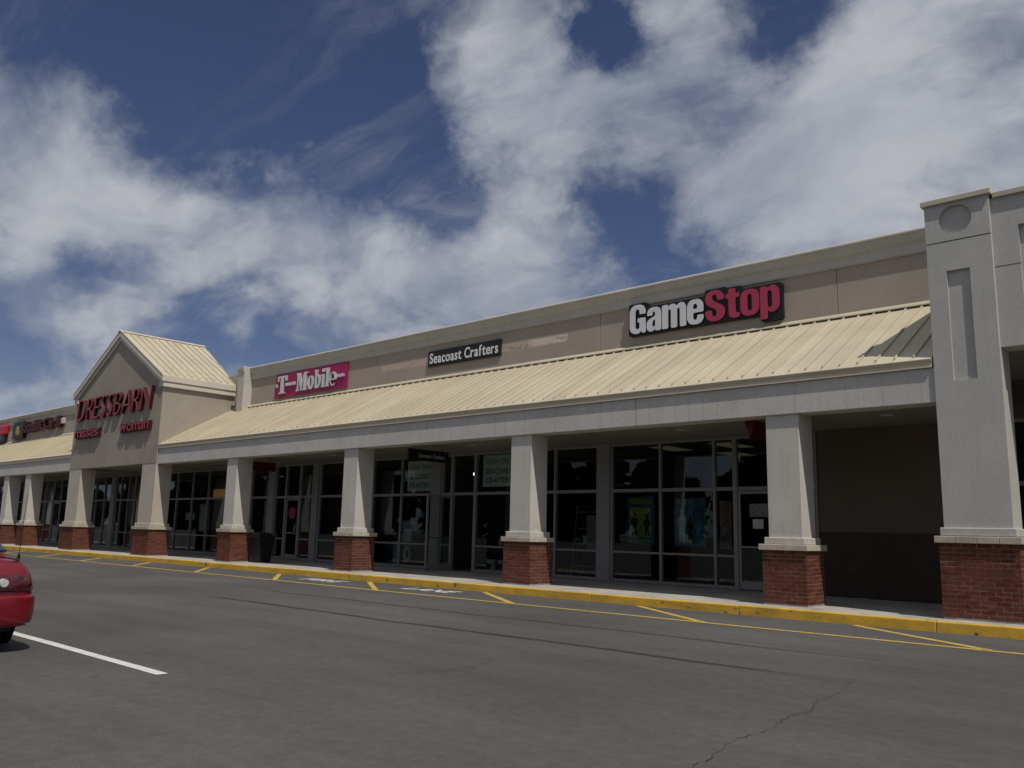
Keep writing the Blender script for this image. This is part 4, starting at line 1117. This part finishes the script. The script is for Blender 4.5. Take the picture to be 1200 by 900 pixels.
MB().box(-21.0, -20.68, YS+.35, YS+.38, KZ+.05, .9).build('cloth', TEAL, s); MB().cyl((-21.05, YS+.365, .9), (-20.63, YS+.365, .9), .015, n=8).build('rail', WOODD, s)
def plate(label, x, z, r):
    s = thing('wreath', label, 'wreath', (x, YS+.4, z-r), 'round white wreaths in the craft shop window')
    m = MB(); n = 28; k = 10; vs = []; fs = []
    for i in range(n):
        a = i*2*math.pi/n
        for j in range(k):
            b = j*2*math.pi/k; rr = r*.72+r*.28*math.cos(b)
            vs.append((x+rr*math.cos(a)*.72, YS+.4+r*.2*math.sin(b), z+rr*math.sin(a)*1.1))
    for i in range(n):
        for j in range(k): fs.append((i*k+j, ((i+1) % n)*k+j, ((i+1) % n)*k+(j+1) % k, i*k+(j+1) % k))
    m.add(vs, fs).build('ring', GOODW, s, smooth=True)
    MB().cyl((x, YS+.42, z-r*1.1), (x, YS+.46, KZ), .012, n=6).build('stand', WOODD, s)
plate('round white wreath low in the window near the brick column', -20.35, .52, .24)
plate('round white wreath low in the window close to the open door', -19.2, .52, .25)
box_thing('cabinet', 'pale glass cabinet in the craft shop window', 'cabinet', -20.75, -20.3, YS+.5, YS+.9, .88, 1.5, mat('pale_cabinet', (.26, .30, .30), .4, .05, 3))
# a mannequin style lamp
s = thing('table_lamp', 'small lamp with a white shade in the craft shop window', 'lamp', (-21.1, YS+.7, .86))
MB().cyl((-21.1, YS+.7, .86), (-21.1, YS+.7, 1.52), .015, n=8).build('stem', WOODD, s); MB().cyl((-21.1, YS+.7, 1.5), (-21.1, YS+.7, 1.66), .13, .05, n=18).build('shade', GOODW, s); MB().cyl((-21.1, YS+.7, .86), (-21.1, YS+.7, .88), .09, n=16).build('foot', WOODD, s)
box_thing('display_table', 'dark low table carrying the lamp and cabinet in the craft shop', 'table', -21.5, -19.3, YS+.5, YS+1.0, KZ+.5, .86, INWALL, False)
# lit spot lamps inside
def spot(label, x, y, z):
    s = thing('spot_lamp', label, 'lamp', (x, y, z), 'lit spot lamps inside the craft shop')
    MB().cyl((x, y+.1, z+.12), (x, y, z), .03, .055, n=14).build('housing', BLACK, s)
    MB().cyl((x, y-.002, z-.002), (x, y-.03, z-.035), .048, .03, n=14).build('bulb', LAMPM, s)
    MB().cyl((x, y+.1, z+.12), (x, y+.1, 3.5), .012, n=8).build('stem', BLACK, s)
spot('small lit spot lamp above the open shop door', -17.81, YS+.7, 2.93)
spot('small lit spot lamp high behind the glass by the wide pilaster', -13.27, YS+.7, 3.23)
for x, y, lab in ((-11.7, 18.9, 'ceiling light inside the game shop nearest the wide grey pilaster'), (-10.0, 18.9, 'ceiling light inside the game shop behind the middle of the window'), (-8.6, 18.6, 'ceiling light inside the game shop above its glass door'), (-11.0, 21, 'ceiling light deep inside the game shop, left one of the rear pair'), (-9.2, 21, 'ceiling light deep inside the game shop, right one of the rear pair')):
    s = thing('ceiling_light', lab, 'ceiling light', (x, y, 3.46), 'ceiling lights inside the game shop')
    B('frame', ALU, s, x-.32, x+.32, y-.62, y+.62, 3.47, 3.498); B('diffuser', TROFFER, s, x-.29, x+.29, y-.59, y+.59, 3.462, 3.469)

# ------------------------------------------------------------------ red car
def car():
    X0, YCN = -9.34, 2.45             # rear bumper tip, centre line; the nose points to -x
    root = thing('parked_car', 'red two door car seen from behind, parked beside the white stall line', 'car', (X0-2.3, YCN, 0))
    red = mat('red_car_paint', (.155, .003, .009), .34, .04, 3, spec=.4, coat=.45)
    lens = mat('dark_red_lens', (.055, .003, .005), .12, .05, 3, spec=.6, coat=.6)
    clear = mat('clear_reverse_lens', (.55, .55, .55), .15, .2, 30, spec=.6, coat=.5)
    glass = mat('car_glass', (.012, .016, .022), .05, .05, 3, spec=.8, coat=1.)
    grille = mat('black_trim', (.012, .012, .012), .5, .1, 5)
    # lofted lower body: at each station a half section (offset y, z)
    def sec(hw, zb, zs, zt, crown):
        """half section from sill to top centre"""
        return [(0, zb), (hw*.55, zb), (hw*.90, zb+.015), (hw*.975, zb+.10), (hw, zb+.26), (hw*.995, zs-.12), (hw*.975, zs), (hw*.93, zt-.035), (hw*.80, zt), (hw*.45, zt+crown*.8), (0, zt+crown)]
    st = [ # dist from rear, half width, bottom, shoulder, top, crown
        (.00, .62, .36, .50, .58, .00), (.03, .74, .27, .55, .63, .0), (.10, .80, .24, .62, .70, .005), (.14, .815, .24, .66, .78, .01), (.22, .83, .23, .72, .86, .02), (.36, .845, .22, .75, .885, .025), (.70, .855, .22, .77, .895, .03), (1.05, .86, .22, .79, .90, .03),
        (1.7, .86, .21, .80, .90, .03), (2.4, .86, .21, .79, .885, .03), (3.0, .86, .21, .77, .86, .03), (3.3, .86, .22, .75, .83, .035), (3.8, .85, .23, .71, .77, .04), (4.2, .82, .24, .64, .68, .04), (4.42, .74, .26, .56, .60, .03), (4.52, .58, .34, .48, .53, .01)]
    m = MB(); vs = []; fs = []
    prof = []
    for d, hw, zb, zs, zt, cr in st:
        h = sec(hw, zb, zs, zt, cr)
        ring = [(y, z) for y, z in h] + [(-y, z) for y, z in h[-2:0:-1]]
        prof.append([(X0-d, YCN+y, z) for y, z in ring])
    n = len(prof[0])
    for p in prof: vs += p
    for i in range(len(prof)-1):
        for j in range(n): fs.append((i*n+j, i*n+(j+1) % n, (i+1)*n+(j+1) % n, (i+1)*n+j))
    fs += [tuple(range(n)), tuple(range((len(prof)-1)*n, len(prof)*n))]
    body = m.add(vs, fs).build('body', red, root, smooth=True)
    sb = body.modifiers.new('smooth', 'SUBSURF'); sb.levels = 2; sb.render_levels = 2
    # bumper band
    m = MB(); vs = []; fs = []
    path = [(-.70, .86), (-.35, .868), (-.12, .845), (.01, .76), (.055, .62), (.075, .30), (.08, 0)]
    full = [(dx, y) for dx, y in path] + [(dx, -y) for dx, y in path[-2::-1]]
    secb = [(-.04, .25), (.0, .27), (.012, .40), (.008, .52), (-.012, .545), (-.05, .55)]
    for dx, y in full:
        ln = math.hypot(max(dx+.05, .001)*0+1, 0)
        nx, ny = (1, 0) if abs(y) < .62 else (.45, math.copysign(.9, y)) if abs(y) < .85 else (0, math.copysign(1, y))
        for o, z in secb: vs.append((X0+dx+nx*o-.0, YCN+y+ny*o, z))
    k = len(secb)
    for i in range(len(full)-1):
        for j in range(k-1): fs.append((i*k+j, i*k+j+1, (i+1)*k+j+1, (i+1)*k+j))
    bp = m.add(vs, fs).build('bumper', red, root, smooth=True); q = bp.modifiers.new('smooth', 'SUBSURF'); q.levels = 2; q.render_levels = 2
    B('lower_valance', grille, root, X0-.5, X0-.03, YCN-.62, YCN+.62, .20, .275, bevel=.03, seg=2)
    # cabin: glasshouse loft
    cab = [(.50, .745, .905, .60), (.98, .74, 1.15, .60), (1.42, .69, 1.31, .56), (1.9, .66, 1.345, .54), (2.35, .66, 1.31, .54), (2.75, .68, 1.12, .56), (3.15, .70, .885, .58)]
    def loft(sections, nm, m_, z0):
        vs = []; fs = []; ns = 0
        for d, hwb, zt, hwt in sections:
            r = [(hwb+.06, z0-.05), (hwb+.045, z0), (max(hwt+.03, hwt+(hwb-hwt)*.25), z0+(zt-z0)*.72), (hwt, z0+(zt-z0)*.93), (hwt*.6, zt), (0, zt+.012)]
            ring = r + [(-y, z) for y, z in r[-2::-1]]
            ns = len(ring); vs += [(X0-d, YCN+y, z) for y, z in ring]
        for i in range(len(sections)-1):
            for j in range(ns-1): fs.append((i*ns+j, i*ns+j+1, (i+1)*ns+j+1, (i+1)*ns+j))
        o = MB().add(vs, fs).build(nm, m_, root, smooth=True); q = o.modifiers.new('smooth', 'SUBSURF'); q.levels = 2; q.render_levels = 2
        return o
    loft([(d, a, b, c) for d, a, b, c in cab], 'cabin', red, .87)
    # rear window, windscreen and side glass, set proud of the cabin
    def pane(nm, pts, off):
        m = MB(); n = (Vector(pts[1])-Vector(pts[0])).cross(Vector(pts[3])-Vector(pts[0])).normalized()*off
        a = [Vector(p)+n for p in pts]; b = [Vector(p)-n*.5 for p in pts]
        m.hexa([tuple(p) for p in b]+[tuple(p) for p in a]).build(nm, glass, root, bevel=.006)
    pane('rear_window', [(X0-.60, YCN-.68, .95), (X0-.60, YCN+.68, .95), (X0-1.36, YCN+.55, 1.30), (X0-1.36, YCN-.55, 1.30)], .016)
    pane('windscreen', [(X0-3.06, YCN+.64, .945), (X0-3.06, YCN-.64, .945), (X0-2.42, YCN-.54, 1.29), (X0-2.42, YCN+.54, 1.29)], .012)
    for s in (1, -1):
        P = [(X0-1.12, YCN+s*.745, .93), (X0-1.55, YCN+s*.62, 1.25), (X0-2.28, YCN+s*.62, 1.25), (X0-2.82, YCN+s*.745, .93)]
        pane('side_window', P if s < 0 else P[::-1], .012)
        # tail lamp wrapping the corner, with a round reverse lamp
        m = MB(); pth = [(-.012, .30), (.0, .45), (-.012, .62), (-.05, .735), (-.14, .800), (-.28, .835)]
        vs = []; fs = []
        for dx, y in pth:
            for z, inn in ((.585, .0), (.60, .022), (.735, .010-.035), (.75, -.06)): vs.append((X0+dx+inn-.075*(z-.58)/.17, YCN+s*(y+.012-.05*max(0, (z-.66))), z))
        for i in range(len(pth)-1):
            for j in range(3): fs.append((i*4+j, i*4+j+1, (i+1)*4+j+1, (i+1)*4+j))
        tl = m.add(vs, fs).build('tail_lamp', lens, root, smooth=True)
        MB().cyl((X0-.035, YCN+s*.50, .668), (X0+.012, YCN+s*.50, .668), .043, .038, n=20).build('reverse_lamp', clear, tl)
        # wheels
        for d in (.98, 3.52):
            w = MB(); c = (X0-d, YCN+s*.74, .30); nn = 32; vs = []; fs = []
            sc = [(.19, -.09), (.275, -.095), (.30, -.06), (.302, .05), (.29, .085), (.20, .095)]
            for i in range(nn):
                a = i*2*math.pi/nn
                for r, o in sc: vs.append((c[0]+r*math.cos(a), c[1]+s*o, c[2]+r*math.sin(a)))
            k = len(sc)
            for i in range(nn):
                for j in range(k-1): fs.append((i*k+j, i*k+j+1, ((i+1) % nn)*k+j+1, ((i+1) % nn)*k+j))
            wh = w.add(vs, fs).build('wheel', RUBBER, root, smooth=True)
            rim = MB(); rim.cyl((c[0], c[1]+s*.03, c[2]), (c[0], c[1]+s*.075, c[2]), .19, .18, n=28)
            for i in range(5):
                a = i*2*math.pi/5
                p = Vector((c[0]+.10*math.cos(a), c[1]+s*.08, c[2]+.10*math.sin(a))); rim.box(p.x-.03, p.x+.03, p.y-.006, p.y+.012, p.z-.03, p.z+.03)
            rim.build('rim', mat('silver_rim', (.35, .35, .36), .35, .05, 3, metal=.6), wh)
            # dark arch behind the wheel opening
            a = MB(); a.cyl((c[0], YCN+s*.80, .31), (c[0], YCN+s*.868, .31), .345, .345, n=32); a.build('wheel_arch', grille, root)
        B('wing_mirror', red, root, X0-2.72, X0-2.60, YCN+s*.86, YCN+s*1.0, .93, 1.04, bevel=.03, seg=2)
        B('door_handle', grille, root, X0-1.75, X0-1.58, YCN+s*.855, YCN+s*.878, .735, .765, bevel=.008)
        B('headlamp', clear, root, X0-4.40, X0-4.28, YCN+s*.50, YCN+s*.76, .56, .66, bevel=.03, seg=2)
    # deck lid seam and plate
    B('number_plate', WHITE, root, X0-.035, X0-.018, YCN-.16, YCN+.16, .60, .71, bevel=.004)
    for d in (.28,): MB().box(X0-.285, X0-.275, YCN-.7, YCN+.7, .86, .8665).build('boot_seam', grille, root)
    MB().cyl((X0-.42, YCN+.74, .875), (X0-.42, YCN+.74, .93), .018, .012, n=10).build('antenna_base', grille, root)
    MB().cyl((X0-.42, YCN+.74, .925), (X0-.40, YCN+.745, 1.55), .0035, .002, n=6).build('antenna', grille, root)
    MB().cyl((X0-.35, YCN-.45, .23), (X0-.02, YCN-.45, .22), .028, n=12).build('exhaust', CHROME, root)
car()

# ------------------------------------------------------------------ unseen wood behind the viewer, added so the shop glass mirrors something dark
def unseen_wood():
    rnd = random.Random(3)
    m = MB()
    x = -460.
    while x < 90:
        h = rnd.uniform(9, 14.5); y = -72+rnd.uniform(-6, 4); w = rnd.uniform(3.5, 5.5)
        m.cyl((x, y, 0), (x+rnd.uniform(-.4, .4), y, h*.55), .28, .14, n=6, mi=1)
        for k in range(520):
            a = rnd.uniform(0, 2*math.pi); u = rnd.random()**.5; v = rnd.uniform(-1, 1)
            rr = w*u*math.sqrt(max(0, 1-v*v*.85))
            c = Vector((x+rr*math.cos(a), y+rr*math.sin(a), h*.52+v*h*.48+rnd.uniform(-.4, .4)))
            q = rnd.uniform(.9, 1.6); d1 = Vector((rnd.uniform(-1, 1), rnd.uniform(-1, 1), rnd.uniform(-1, 1))).normalized(); d2 = d1.orthogonal().normalized()
            m.add([c+d1*q, c+d2*q*.7, c-d1*q, c-d2*q*.7], [(0, 1, 2, 3)])
        x += rnd.uniform(4.5, 8)
    me = bpy.data.meshes.new('unseen_wood'); me.from_pydata(m.v, [], m.f)
    me.materials.append(mat('far_foliage', (.035, .05, .022), .9, .35, .6)); me.materials.append(mat('far_bark', (.08, .06, .045), .9))
    me.polygons.foreach_set('material_index', m.mi); me.update()
    link('unseen_wood', me, None, kind='stuff')['label'] = 'unseen green wood across the lot, added for the shop glass to mirror'
unseen_wood()
